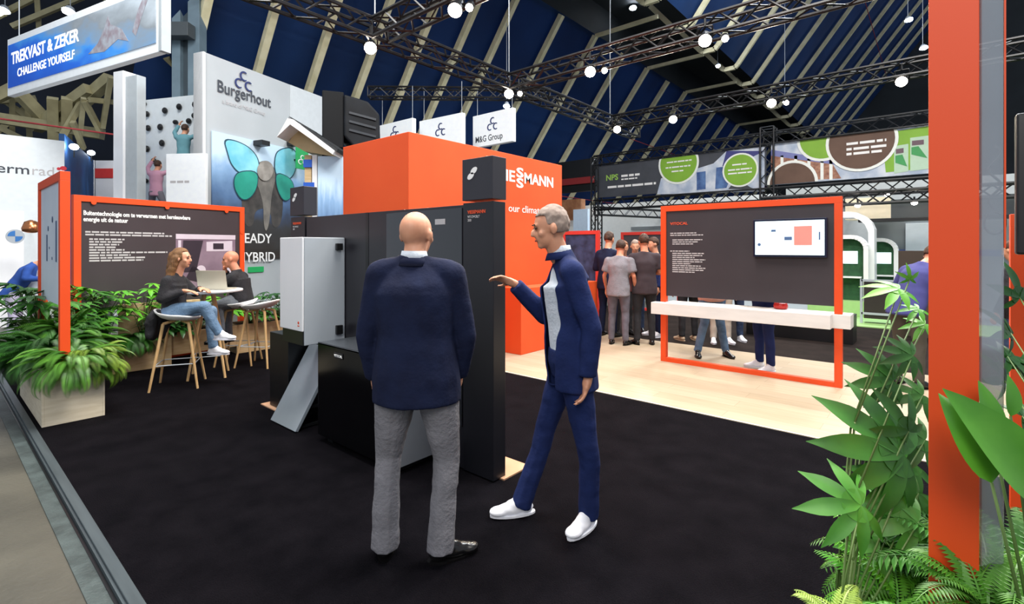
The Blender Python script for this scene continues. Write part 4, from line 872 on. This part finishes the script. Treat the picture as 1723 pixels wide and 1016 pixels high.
# green sign
x,z=WP(482,250); gs=thing('green_sign','small green square sign at the upper right of the elephant poster','sign',bw_.location,bw_.rotation_euler.z); bx('plate',(x-.0,x+.42,-.35,-.31,z-.55,z+.05),mat('sign_green','#1f9a55',.5,emit=.15),gs); b=mb(); ccc(b,x+.2,z-.36,.07,-.352); obj('emblem',b,TXT,gs); b=mb(); box(b,x+.18,x+.22,-.31,-.0,z-.3,z-.26); obj('arm',b,BLACK,gs)
x,z=WP(428,450); bx_=thing('green_plate','tiny green plate on the grey wall below the elephant poster','sign',bw_.location,bw_.rotation_euler.z); bx('plate',(x-.2,x+.25,-.03,-.0,z-.12,z+.02),MC['sign_green'],bx_)
# house model roof
hr=thing('model_house','small gabled model house with black roof tiles right of the elephant poster','model house',(P(535,417,11.5).x,P(535,417,11.5).y,-.044),CAMRZ)
k_=11.5/F
def hz(py): return CAMZ+(417-py)*k_+.044
def hx(px): return (px-535)*k_
b=mb(); prism(b,[(hx(486),hz(240)),(hx(503),hz(210)),(hx(512),hz(212)),(hx(578),hz(262)),(hx(575),hz(268)),(hx(507),hz(220))],'y',-.6,.9); obj('roof_board',b,WHITE,hr)
b=mb(); prism(b,[(hx(503),hz(208)),(hx(582),hz(258)),(hx(580),hz(263)),(hx(501),hz(213))],'y',-.55,.9)
for i in range(9): u=i/9; prism(b,[(hx(503+79*u),hz(206+50*u)),(hx(503+79*(u+.06)),hz(205+50*(u+.06))),(hx(503+79*(u+.1)),hz(209+50*(u+.1)))],'y',-.56,.9)
obj('roof_tiles',b,mat('black_tiles','#26292c',.6),hr)
b=mb(); prism(b,[(hx(488),hz(241)),(hx(505),hz(216)),(hx(572),hz(266)),(hx(515),hz(256))],'y',-.1,.8); obj('gable_soffit',b,mat('tan_soffit','#c9b489',.6),hr)
bx('timber_post',(hx(515),hx(526),-.1,.1,0,hz(262)),PLY2,hr); bx('corner_post',(hx(528),hx(536),-.12,.12,0,hz(262)),WHITE,hr); 
bx('picture_wall',(hx(537),hx(578),-.1,.3,0,hz(264)),pimg(),hr)
bx('blue_bracket',(hx(514),hx(528),-.14,-.1,hz(283),hz(270)),mat('blue_plastic','#2456b8',.5),hr); bx('blue_bracket',(hx(514),hx(532),-.14,-.1,hz(316),hz(308)),MC['blue_plastic'],hr)
# dark ventilation box on top
vb=thing('ventilation_hood','big dark ribbed ventilation housing mounted high between grey wall and orange tower','ventilation housing',tuple(P(590,256,12.0)),CAMRZ+R(20)); k_=12./F
bx('duct',(-45*k_,-12*k_,-.4,.4,0,92*k_),mat('duct_dark','#0c0f13',.6,spec=.2),vb,.03)
b=mb(); prism(b,[(-12*k_,20*k_),(-12*k_,88*k_),(25*k_,80*k_),(44*k_,60*k_),(46*k_,-5*k_),(10*k_,-5*k_)],'y',-.45,.5); obj('hood',b,mat('hood_dark','#0f1217',.55,spec=.2,h2='#191d23',ns=3),vb,.05,seg=3)
b=mb()
for i in range(3): bar(b,(-4*k_,-.47,(30+i*14)*k_),(38*k_,-.47,(22+i*14)*k_),.03,.05)
obj('rib',b,mat('hood_rib','#30353c',.3),vb)
bx('base',(-45*k_,46*k_,-.35,.4,-.25,0),MC['duct_dark'],vb); b=mb()
for x in (-.5,.5): bar(b,(x,.2,-.2),(x,.2,-3.85),.08)
obj('support_post',b,MC['duct_dark'],vb)
# white hanging box signs
for (px0,px1,pyt,pyb,D,lab,txt) in ((635,693,212,262,15,'small white hanging box sign with navy three-arc logo, leftmost of three above the tower',0),(705,777,204,262,14.6,'white hanging box sign with navy three-arc logo, in the middle above the tower',0),(795,862,196,251,14.6,'white hanging box sign with logo and dark lettering, rightmost above the tower',1)):
    a=P(px0,pyt,D+.5); c=P(px1,pyt,D-.5); W=(V((c.x,c.y,0))-V((a.x,a.y,0))).length; Hh=(pyb-pyt)*D/F
    o=thing('hanging_sign',lab,'sign',(a.x,a.y,a.z-Hh),math.atan2(c.y-a.y,c.x-a.x),'white hanging box signs')
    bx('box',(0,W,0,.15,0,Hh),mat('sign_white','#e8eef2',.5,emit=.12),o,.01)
    b=mb(); ccc(b,W*.52,Hh*.55,.10,-.002); obj('arc_emblem',b,NAVYL,o)
    if txt: text('name_lettering','M&G Group',.26,TXTD,o,W*.07,-.004,Hh*.14,sx=.82,bold=.002)
    for x in (.1,W-.1): b=mb(); tube(b,(x,.1,Hh),(x,.1,6.3-(a.z-Hh)),.008,.008,6); obj('suspension_wire',b,GREYM,o)
# blue banner
a=P(12,417,11.3); c=P(268,417,8.73); W=(V((c.x,c.y,0))-V((a.x,a.y,0))).length
bn=thing('hanging_banner','large blue hanging banner with white frame and white slogan, top left','banner',(a.x,a.y,4.98),math.atan2(c.y-a.y,c.x-a.x))
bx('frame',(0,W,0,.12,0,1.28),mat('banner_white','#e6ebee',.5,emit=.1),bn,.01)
def blue():
    m=bpy.data.materials.new('banner_print'); m.use_nodes=True; nt=m.node_tree; b_=nt.nodes['Principled BSDF']; tc=nt.nodes.new('ShaderNodeTexCoord'); mp=nt.nodes.new('ShaderNodeMapping'); nt.links.new(tc.outputs['Generated'],mp.inputs[0])
    n=nt.nodes.new('ShaderNodeTexNoise'); n.inputs['Scale'].default_value=1.6; n.inputs['Detail'].default_value=6; nt.links.new(mp.outputs[0],n.inputs[0]); mp.inputs['Scale'].default_value=(4,1,1.3)
    sp_=nt.nodes.new('ShaderNodeSeparateXYZ'); nt.links.new(tc.outputs['Generated'],sp_.inputs[0])
    def ma(a,k,c):
        q=nt.nodes.new('ShaderNodeMath'); q.operation='MULTIPLY_ADD'; nt.links.new(a,q.inputs[0]); q.inputs[1].default_value=k
        if hasattr(c,'default_value') or hasattr(c,'is_linked'): nt.links.new(c,q.inputs[2])
        else: q.inputs[2].default_value=c
        return q.outputs[0]
    v=ma(sp_.outputs[0],.55,-.15); v=ma(sp_.outputs[2],.32,v); v=ma(n.outputs[0],.5,v)
    r=nt.nodes.new('ShaderNodeValToRGB'); nt.links.new(v,r.inputs[0]); e=r.color_ramp.elements; e[0].position=.2; e[0].color=lin('#0c4db8'); e[1].position=.95; e[1].color=lin('#aeb9c2')
    for p,h in ((.42,'#1460cc'),(.52,'#3a8ad6'),(.60,'#6f8fae'),(.72,'#7d858c')):
        q=e.new(p); q.color=lin(h)
    nt.links.new(r.outputs[0],b_.inputs['Base Color']); nt.links.new(r.outputs[0],b_.inputs['Emission Color']); b_.inputs['Emission Strength'].default_value=.3; return m  # emission put into the print so the banner looks brighter
bx('print',(.06,W-.1,-.012,0,.17,1.13),blue(),bn,0)
text('headline','TREKVAST & ZEKER',.36,TXTB,bn,W*.04,-.014,.68,fit=W*.50,bold=.010); text('subline','CHALLENGE YOURSELF',.25,TXTB,bn,W*.09,-.014,.36,fit=W*.42,bold=.005)
b=mb(); poly(b,[(W*.60,.35),(W*.66,.5),(W*.70,.75),(W*.72,.95),(W*.735,.78),(W*.80,.62),(W*.84,.35),(W*.78,.45),(W*.70,.3)],-.013); poly(b,[(W*.86,.5),(W*.89,.85),(W*.93,1.12),(W*.96,1.12),(W*.91,.7),(W*.88,.4)],-.013); obj('climber_print',b,mat('print_skin','#8d7f88',.6,h2='#a9b0ba',ns=6),bn)
bx('end_cap',(W,W+.09,-.02,.14,0,1.3),mat('cap_grey','#aab3b8',.5),bn)
for x in (.4,W-.4): b=mb(); tube(b,(x,.06,1.28),(x,.06,6),.01,.01,6); obj('suspension_wire',b,GREYM,bn)
# white pillar and climbing wall
a=P(190,417,11.6); c=P(247,417,11.2)
wp=thing('white_pillar','tall white square pillar below the right end of the blue banner','pillar',(a.x,a.y,-.044),math.atan2(c.y-a.y,c.x-a.x)); bx('shaft',(0,.34,0,.3,0,5.68),WHITEM,wp,.01); bx('return_wall',(.34,.74,.05,.25,0,5.55),mat('pillar_grey','#b7bfc4',.6),wp,.01)
a=P(238,417,13.2); c=P(352,417,12.6)
cw,W=wallpanel('climbing_wall','white climbing wall with black holds between pillar and grey wall',a,c,-.044,5.45,mat('climb_white','#d3dadd',.6),.3,'climbing wall')
random.seed(5); hold=[]; 
b=mb()
for px,py in ((250,190),(281,187),(305,183),(331,182),(252,214),(273,214),(299,208),(321,208),(276,241),(334,234),(250,249),(248,303),(267,322),(338,265),(262,270),(330,200),(245,172)):
    x=(px-238)/114*W; z=CAMZ+(417-py)*13/F+.04; ball(b,(x,-.05,z),(.07,.06,.06+.03*random.random()),n=8,m=6)
obj('hold',b,BLACK,cw)
for i,(px,py,D,m1,m2,lab) in enumerate([(308,252,12.3,mat('teal_cloth','#5f8f9a',.9),DDENIM,'climber in pale teal top high on the white climbing wall'),(262,312,12.6,mat('pink_cloth','#b98aa0',.9),mat('grey_leggings','#6d6a74',.9),'climber in pink on the lower left of the white climbing wall')]):
    p=P(px,py,D); k=1
    J=dict(head=(.02,.05,.52),neck=(0,.02,.38),pelvis=(0,0,-.15),shL=(-.17,0,.31),shR=(.17,0,.31),elL=(-.30,.12,.45),elR=(.32,.12,.42),haL=(-.24,.2,.66),haR=(.42,.2,.60) ,hipL=(-.09,0,-.2),hipR=(.09,0,-.2),knL=(-.22,.16,-.48),knR=(.16,.12,-.55),anL=(-.2,.05,-.88),anR=(.18,.05,-.93),toeL=(-.25,.25,-.92),toeR=(.24,.25,-.96),face=(0,1,.3))
    person(lab,tuple(p),CAMRZ,J,(0,1,0),dict(trousers=m2,shoes=SHOEB,shirt=m1,hair=HAIRD,sole={'L':-.96,'R':-1.02},wide=.9),vox=.018,detail=False)
a=P(279,417,11.0); c=P(345,417,10.9)
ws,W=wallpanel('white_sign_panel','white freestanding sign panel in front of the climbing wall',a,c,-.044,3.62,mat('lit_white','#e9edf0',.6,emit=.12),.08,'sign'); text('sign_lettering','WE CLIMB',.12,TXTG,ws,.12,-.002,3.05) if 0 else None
b=mb(); lines(b,.1,3.02,[.45],.05,.08,-.001); obj('small_print',b,TXTG,ws)
# thermrad booth
a=P(-45,417,10.6); c=P(108,417,11.6)
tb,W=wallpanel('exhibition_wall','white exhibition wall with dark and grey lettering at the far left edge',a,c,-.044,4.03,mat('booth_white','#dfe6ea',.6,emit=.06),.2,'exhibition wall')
text('name_lettering','therm',.30,TXTD,tb,.05,-.004,3.24,fit=.80,bold=.002); text('light_lettering','rad',.30,TXTG,tb,.90,-.004,3.24,fit=.36)
b=mb(); poly(b,disc_pts(1.42,3.44,.06,.05),-.002); poly(b,disc_pts(1.34,3.42,.035,.035),-.002); obj('red_mark',b,mat('logo_red','#d02335',.5),tb)
a=P(108,417,11.6); c=P(158,417,15.2); sb,W=wallpanel('blue_side_wall','blue side wall of the far left stand, lit along its top','side wall'and a,c,-.044,4.15,mat('booth_blue','#1f4a80',.6,h2='#265891',ns=2),.1,'exhibition wall') if 0 else wallpanel('blue_side_wall','blue side wall of the far left stand, lit along its top',a,c,-.044,4.2,mat('booth_blue','#1f4a80',.6,h2='#265891',ns=2),.1,'exhibition wall')
bx('white_edge',(W-.1,W,-.02,.12,0,4.25),WHITE,sb)
for i,(px,py,D,lab) in enumerate(((124,247,11.8,'left small clip light on top of the blue side wall'),(153,257,14.5,'right small clip light on top of the blue side wall'))):
    b=mb(); ball(b,(0,0,0),(.09,.09,.07),n=12,m=8); o=obj('clip_light',b,LAMPC); o.location=P(px,py,D); tag(o,lab,'lamp','clip lights on the blue wall')
    b=mb(); tube(b,(0,0,0),(0,0,-.25),.015,.015,6); obj('arm',b,BLACK,o)
# low white counter wall + round emblem + copper lamp in the far-left stand
a=P(-30,417,9.8); c=P(40,417,10.2); dw,W=wallpanel('display_panel','white display panel with a round blue emblem at the far left','wall'and a,c,-.044,2.3,WHITEM,.06,'display panel')
b=mb(); poly(b,disc_pts(W*.78,1.83,.14),-.002); obj('emblem_ring',b,GREYM,dw); b=mb(); poly(b,disc_pts(W*.78,1.83,.11,n=24,a0=PI/2,a1=PI)+[(W*.78,1.83)],-.005); poly(b,disc_pts(W*.78,1.83,.11,n=24,a0=-PI/2,a1=0)+[(W*.78,1.83)],-.005); obj('emblem',b,mat('emblem_blue','#2f6fb4',.5),dw)
b=mb(); lathe(b,[(.02,.16),(.10,.12),(.14,.0),(.13,-.06),(.05,-.09)],20); o=obj('wall_lamp',b,mat('copper','#b87850',.25,.9),smooth=True); o.location=P(52,384,9.5); tag(o,'round copper lamp on the wall above the far-left visitors','lamp'); b=mb(); tube(b,(0,0,.05),P(52,380,11.2)-P(52,384,9.5),.012,.012,6); obj('wall_arm',b,BLACK,o)
# red-white girder and low wall between
a=P(160,417,14); c=P(190,417,14); rw,W=wallpanel('red_white_panel','white panel with a red band behind the pillar','wall'and a,c,-.044,4.0,WHITE,.1,'wall panel'); bx('red_band',(0,W,-.02,0,3.55,3.82),mat('band_red','#c53a36',.5),rw)
# long low white wall behind planters (base of grey wall continues) 
a=P(60,417,12.5); c=P(345,417,12.3); lw,W=wallpanel('low_white_wall','low white partition behind the left board','wall'and a,c,-.044,2.6,mat('partition_white','#cdd4d8',.6),.1,'partition')
# ---------------------------------------------------------------- right background: NPS stand
GY=mat('banner_charcoal','#3c4048',.6,h2='#454952',ns=2); GRN=mat('banner_green','#7fb034',.6,h2='#86b83a',ns=2); BRN=mat('banner_brown','#5d4437',.6,h2='#674d3f',ns=2); PHB=mat('photo_building','#a8b8d0',.6,h2='#d8dfea',ns=3); WH=mat('banner_ring','#eef2ee',.6); BLU=mat('window_blue','#33508a',.5,h2='#5a7fb4',ns=4)
def TX(px,t=17.0): r=(px-861)/F; D=t/(r*CB+CA); return D*(r*CA-CB),D
def banner_board(label,px0,px1,z0,z1,base,t=17.0):
    x0=TX(px0)[0]; x1=TX(px1)[0]; o=thing('fascia_banner',label,'banner',(x0,t,z0)); bx('sheet',(0,x1-x0,0,.08,0,z1-z0),base,o,.004); return o,x0
n1,xo=banner_board('charcoal printed banner with green discs and a small light logo, over the right background stand',1005,1288,3.5,4.72,GY)
def X(px): return TX(px)[0]-xo
def Z(px,py): return CAMZ+(417-py)*TX(px)[1]/F-3.5
def bp(name,pts,m,par,y=-.002,th=.004): b=mb(); poly(b,[(X(px),Z(px,py)) for px,py in pts],y,th); return obj(name,b,m,par)
def bd(name,px,py,rpx,m,par,y,zmax=1.22,zmin=0):
    D=TX(px)[1]; r=rpx*D/F*1.12; cx,cz=X(px),Z(px,py)
    pts=[(x,min(max(z,zmin+.005),zmax-.005)) for x,z in disc_pts(cx,cz,r,n=40)]; b=mb(); poly(b,pts,y,.004); return obj(name,b,m,par)
bp('photo_area',[(1105,327),(1112,300),(1168,285),(1200,275),(1222,254),(1286,247),(1286,322)],PHB,n1)
bp('window_print',[(1172,290),(1187,288),(1187,318),(1172,320)],BLU,n1,-.008)
bp('window_print',[(1205,282),(1238,278),(1222,316),(1203,318)],BLU,n1,-.008); bp('roof_print',[(1222,254),(1286,254),(1270,262),(1245,275),(1215,280)],mat('roof_violet','#3c3f80',.6),n1,-.006)
bp('charcoal_shape',[(1225,318),(1240,300),(1262,315),(1270,318)],GY,n1,-.010)
bd('disc_ring',1141,275,31,WH,n1,-.014); bd('green_disc',1141,275,28,GRN,n1,-.020)
bd('disc_ring',1245,286,25.5,WH,n1,-.014); bd('green_disc',1245,286,23,GRN,n1,-.020)
b=mb()
for px,py,w_ in ((1122,275,44),(1120,284,44),(1130,290,22),(1232,279,22),(1225,288,36),(1225,294,36)): lines(b,X(px),Z(px,py),[w_*.020],.045,.07,-.026,.003)
obj('disc_lettering',b,TXT,n1)
text('logo_lettering','NPS',.30,mat('logo_lime','#9cc95a',.5),n1,X(1019),-.004,Z(1019,304),sx=1.0,bold=.008)
text('side_lettering','TOTAL SUPPORT',.11,TXT,n1,X(1045),-.004,Z(1045,297),bold=.002) if 0 else None
b=mb(); lines(b,X(1045),Z(1045,298),[.75],.08,.1,-.002,.003); lines(b,X(1045),Z(1045,303),[.65],.05,.1,-.002,.003); lines(b,X(1022),Z(1022,317),[1.95],.08,.1,-.002,.003); obj('side_lettering',b,TXT,n1)
n2,xo=banner_board('green, brown and white printed banner with a building photo, right of the charcoal banner',1297,1640,3.5,4.78,PHB)
def Z(px,py): return CAMZ+(417-py)*TX(px)[1]/F-3.5
bp('green_field',[(1490,290),(1487,262),(1500,240),(1500,222),(1638,200),(1638,275)],GRN,n2,-.002)
bp('building_print',[(1297,258),(1400,275),(1415,300),(1297,306)],mat('brick_print','#8a5a4a',.6,h2='#b98a70',ns=9),n2,-.003)
bp('eave_print',[(1297,252),(1412,270),(1412,278),(1297,262)],mat('eave_violet','#7a80b8',.6),n2,-.008)
b=mb()
for px in (1313,1336,1358,1380,1395): poly(b,[(X(px),Z(px,262)),(X(px)+.08,Z(px,262)),(X(px)+.08,Z(px,303)),(X(px),Z(px,303))],-.009,.003)
obj('mullion_print',b,WH,n2)
bd('disc_ring',1385,232,35,WH,n2,-.013,1.28); bd('green_disc',1385,232,31,GRN,n2,-.019,1.28)
bd('disc_ring',1332,308,34,WH,n2,-.013,1.28); bd('brown_disc',1332,308,30,BRN,n2,-.019,1.28)
bd('disc_ring',1448,238,45,WH,n2,-.023,1.28); bd('brown_disc',1448,238,41,BRN,n2,-.029,1.28)
b=mb()
for px,py,w_ in ((1424,245,52),(1424,254,52),(1424,262,48)): lines(b,X(px),Z(px,py),[w_*.0175],.07,.07,-.034,.003)
obj('disc_lettering',b,TXT,n2)
for q,(a_,c_) in enumerate((((1504,1528),(246,288)),((1531,1562),(232,284)))):
    bp('booth_print',[(a_[0],c_[0]),(a_[1],c_[0]-4),(a_[1],c_[1]),(a_[0],c_[1]+4)],mat('print_pale','#b8d4bc',.6),n2,-.006); bp('booth_print_green',[(a_[0]+2,c_[0]+16),(a_[0]+14,c_[0]+14),(a_[1]-2,c_[0]+34),(a_[0]+2,c_[0]+28)],mat('print_green','#3f9a58',.6),n2,-.012); bp('booth_print_sign',[(a_[0]+3,c_[0]+5),(a_[1]-8,c_[0]+3),(a_[1]-8,c_[0]+11),(a_[0]+3,c_[0]+13)],mat('print_brown','#6a5560',.6),n2,-.012)
TG='black trusses of the right background stand'
x=lambda px:TX(px)[0]
truss('stand_truss',(x(1000),17.1,4.95),(x(1650),17.1,4.95),s=.36,label='upper black truss directly over the printed banners',group=TG)
truss('stand_truss',(x(1000),17.1,3.22),(x(1650),17.1,3.22),s=.36,label='lower black truss directly under the printed banners',group=TG)
truss('stand_truss',(x(1001),17.1,0),(x(1001),17.1,5.1),s=.3,label='upright black truss leg at the left end of the banners, by the orange tower',group=TG)
truss('stand_truss',(x(1291),17.1,0),(x(1291),17.1,5.3),s=.38,label='upright black truss leg between the two banners',group=TG)
truss('stand_truss',(x(1001),17.1,3.0),(x(1001)+2,23,3.0),s=.3,label='black truss running back from the left truss leg above the white wall',group=TG)
truss('stand_truss',(x(1385),17.6,2.85),(x(1385)+.1,24,3.4),s=.3,label='short black truss going back behind the right banner',group=TG)
truss('stand_truss',(-3.5,14.5,2.74),(2.5,14.5,2.74),s=.28,label='lowest black truss with small lamps right of the orange frame',group=TG)
for i,(px,py) in enumerate(((1200,333),(1492,316),(1443,345),(1540,340))):
    b=mb(); ball(b,(0,0,0),(.06,.06,.05),n=10,m=8); o=obj('small_spotlight',b,LAMPG); o.location=((TX(px)[0],17.1,3.0) if i<2 else (P(px,py,12).x,14.5,2.57)); tag(o,['small warm light under the truss left of the upright leg','small warm light under the right banner','small warm light right above the frame corner','small warm light nearest the orange post'][i],'lamp','small lights under the stand trusses'); b=mb(); tube(b,(0,0,.04),(0,0,.14),.02,.02,6); obj('holder',b,BLACK,o)
# white walls of stand behind
def wbox(name,label,x0,x1,y0,y1,z0,z1,m,cat): return tag(bx(name,(x0,x1,y0,y1,z0,z1),m),label,cat)
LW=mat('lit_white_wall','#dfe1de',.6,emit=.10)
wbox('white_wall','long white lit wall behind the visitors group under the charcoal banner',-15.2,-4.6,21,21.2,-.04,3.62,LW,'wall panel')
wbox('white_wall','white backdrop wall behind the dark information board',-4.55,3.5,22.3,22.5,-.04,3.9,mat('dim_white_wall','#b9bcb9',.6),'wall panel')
wbox('grey_band','grey shelf band across the white wall under the charcoal banner',-10.5,-6.6,20.7,21,2.35,2.5,mat('band_grey','#9aa0a2',.6),'shelf')
wbox('dark_fascia','black fascia under the red band, right beside the top of the orange tower',-14.8,-11.9,20,20.2,4.2,5.7,mat('fascia_black','#15181c',.5),'fascia')
wbox('red_band','red band on the black fascia beside the orange tower',-14.8,-11.9,19.9,20,4.55,4.85,mat('dark_red','#8a2a2c',.5),'fascia')
wbox('brown_display','brown and copper display niche beside the orange tower',-14.1,-12.9,20.3,20.7,2.9,3.9,mat('copper_brown','#a06a4a',.5,h2='#c08a64',ns=3),'display')
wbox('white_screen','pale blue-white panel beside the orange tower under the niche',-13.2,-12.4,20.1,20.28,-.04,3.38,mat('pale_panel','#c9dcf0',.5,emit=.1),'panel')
# green displays with curved white arches on the right
def arch(label,px0,px1,t,ztop,zb=.5):
    r0=(px0-861)/F;r1=(px1-861)/F; X0=t/(r0*CB+CA)*(r0*CA-CB); X1=t/(r1*CB+CA)*(r1*CA-CB)
    o=thing('arched_display',label,'display stand',(X0,t,0)); W=X1-X0
    b=mb(); rr=.28; pts=[(0,0),(W,0),(W,ztop-rr)]+[(W-rr+rr*math.cos(R(a)),ztop-rr+rr*math.sin(R(a))) for a in (15,30,45,60,75,90)]+[(0,ztop)]
    prism(b,pts,'y',0,.1); obj('green_panel',b,mat('moss_green','#1e4a2c',.8,h2='#2a5a36',ns=9,bump=.4),o)
    b=mb(); pp=[(W,0),(W,ztop-rr)]+[(W-rr+rr*math.cos(R(a)),ztop-rr+rr*math.sin(R(a))) for a in (15,30,45,60,75,90)]+[(0,ztop)]
    for a,c in zip(pp,pp[1:]): bar(b,(a[0],-.05,a[1]),(c[0],-.05,c[1]),.3,.09)
    obj('white_arch',b,WHITEM,o)
    bx('screen',(W*.12,W*.80,-.03,0,ztop*.66,ztop*.82),SCREEN,o); bx('ledge',(W*.2,W*.9,-.2,0,ztop*.48,ztop*.50),WHITEM,o)
    return o
arch('green display with curved white arch and bright screen, just right of the orange frame',1385,1458,13.8,1.80); arch('second smaller green arched display, left of the grey cabinets',1465,1508,15.6,1.75)
ar=thing('white_canopy','large curved white canopy above the green displays','canopy',(-2.15,14.0,1.9)); b=mb()
pts=[(-1.2,.5),(.6,.5)]+[(.6+.5*math.sin(R(a)),.0+.5*math.cos(R(a))) for a in (20,40,60,80)]+[(1.1,-1.7),(.98,-1.7),(.98,0)]+[(.55+.42*math.sin(R(a)),.0+.38*math.cos(R(a))) for a in (80,60,40,20)]+[(-1.2,.38)]
prism(b,pts,'y',0,.6); obj('shell',b,WHITEM,ar)
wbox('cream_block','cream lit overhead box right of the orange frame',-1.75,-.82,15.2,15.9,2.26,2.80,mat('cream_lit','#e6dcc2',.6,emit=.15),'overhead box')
wbox('grey_fascia','dark grey overhead fascia above the grey cabinets, by the orange post',-.82,2.2,15.2,15.4,2.26,2.72,mat('fascia_grey','#4a5256',.5),'fascia')
wbox('canopy_edge','thin black and white canopy edge above the grey cabinets',-1.45,2.4,14.9,15.25,2.18,2.26,BLACK,'canopy')
wbox('grey_cabinet','tall grey cabinet wall with doors behind the right plants',-1.3,2.2,16.5,16.7,0,2.6,mat('cab_grey','#7c8488',.5,h2='#868e92',ns=1),'cabinet')
wbox('blue_stripe','blue stripe low on the grey cabinet wall',-1.3,2.2,16.46,16.5,1.35,1.5,mat('stripe_blue','#2a50a8',.5),'panel')
wbox('white_poster','white poster on the grey cabinets beside the orange post',-.58,.2,16.3,16.46,1.3,2.18,mat('poster_white','#dde6f0',.5,emit=.08),'poster')
wbox('green_plinth','pale green plinth below the first green display',-2.3,-.9,13.5,14.1,.02,.35,mat('plinth_green','#a3cc86',.6),'plinth')
fx=thing('framed_box','dark brown box with aluminium frame on the green strip','display box',(-1.15,12.4,.02)); bx('core',(.04,.60,.0,.3,.10,.84),mat('core_brown','#2c2622',.6),fx)
b=mb()
for q in (0,.64): bar(b,(q,0,0),(q,0,.89),.045)
bar(b,(0,0,.87),(.64,0,.87),.045); bar(b,(0,0,.2),(.64,0,.2),.045); obj('aluminium_frame',b,GREYM,fx)
wbox('brown_screen','dark brown padded screen behind the bending visitor',-.50,.1,11.2,11.35,0,1.50,mat('pad_brown','#3f352c',.8),'screen')
wbox('low_black_plinth','low black plinth seen through the frame under the shelf',-2.6,-1.0,9.6,10.1,0,.45,BLACK,'plinth')
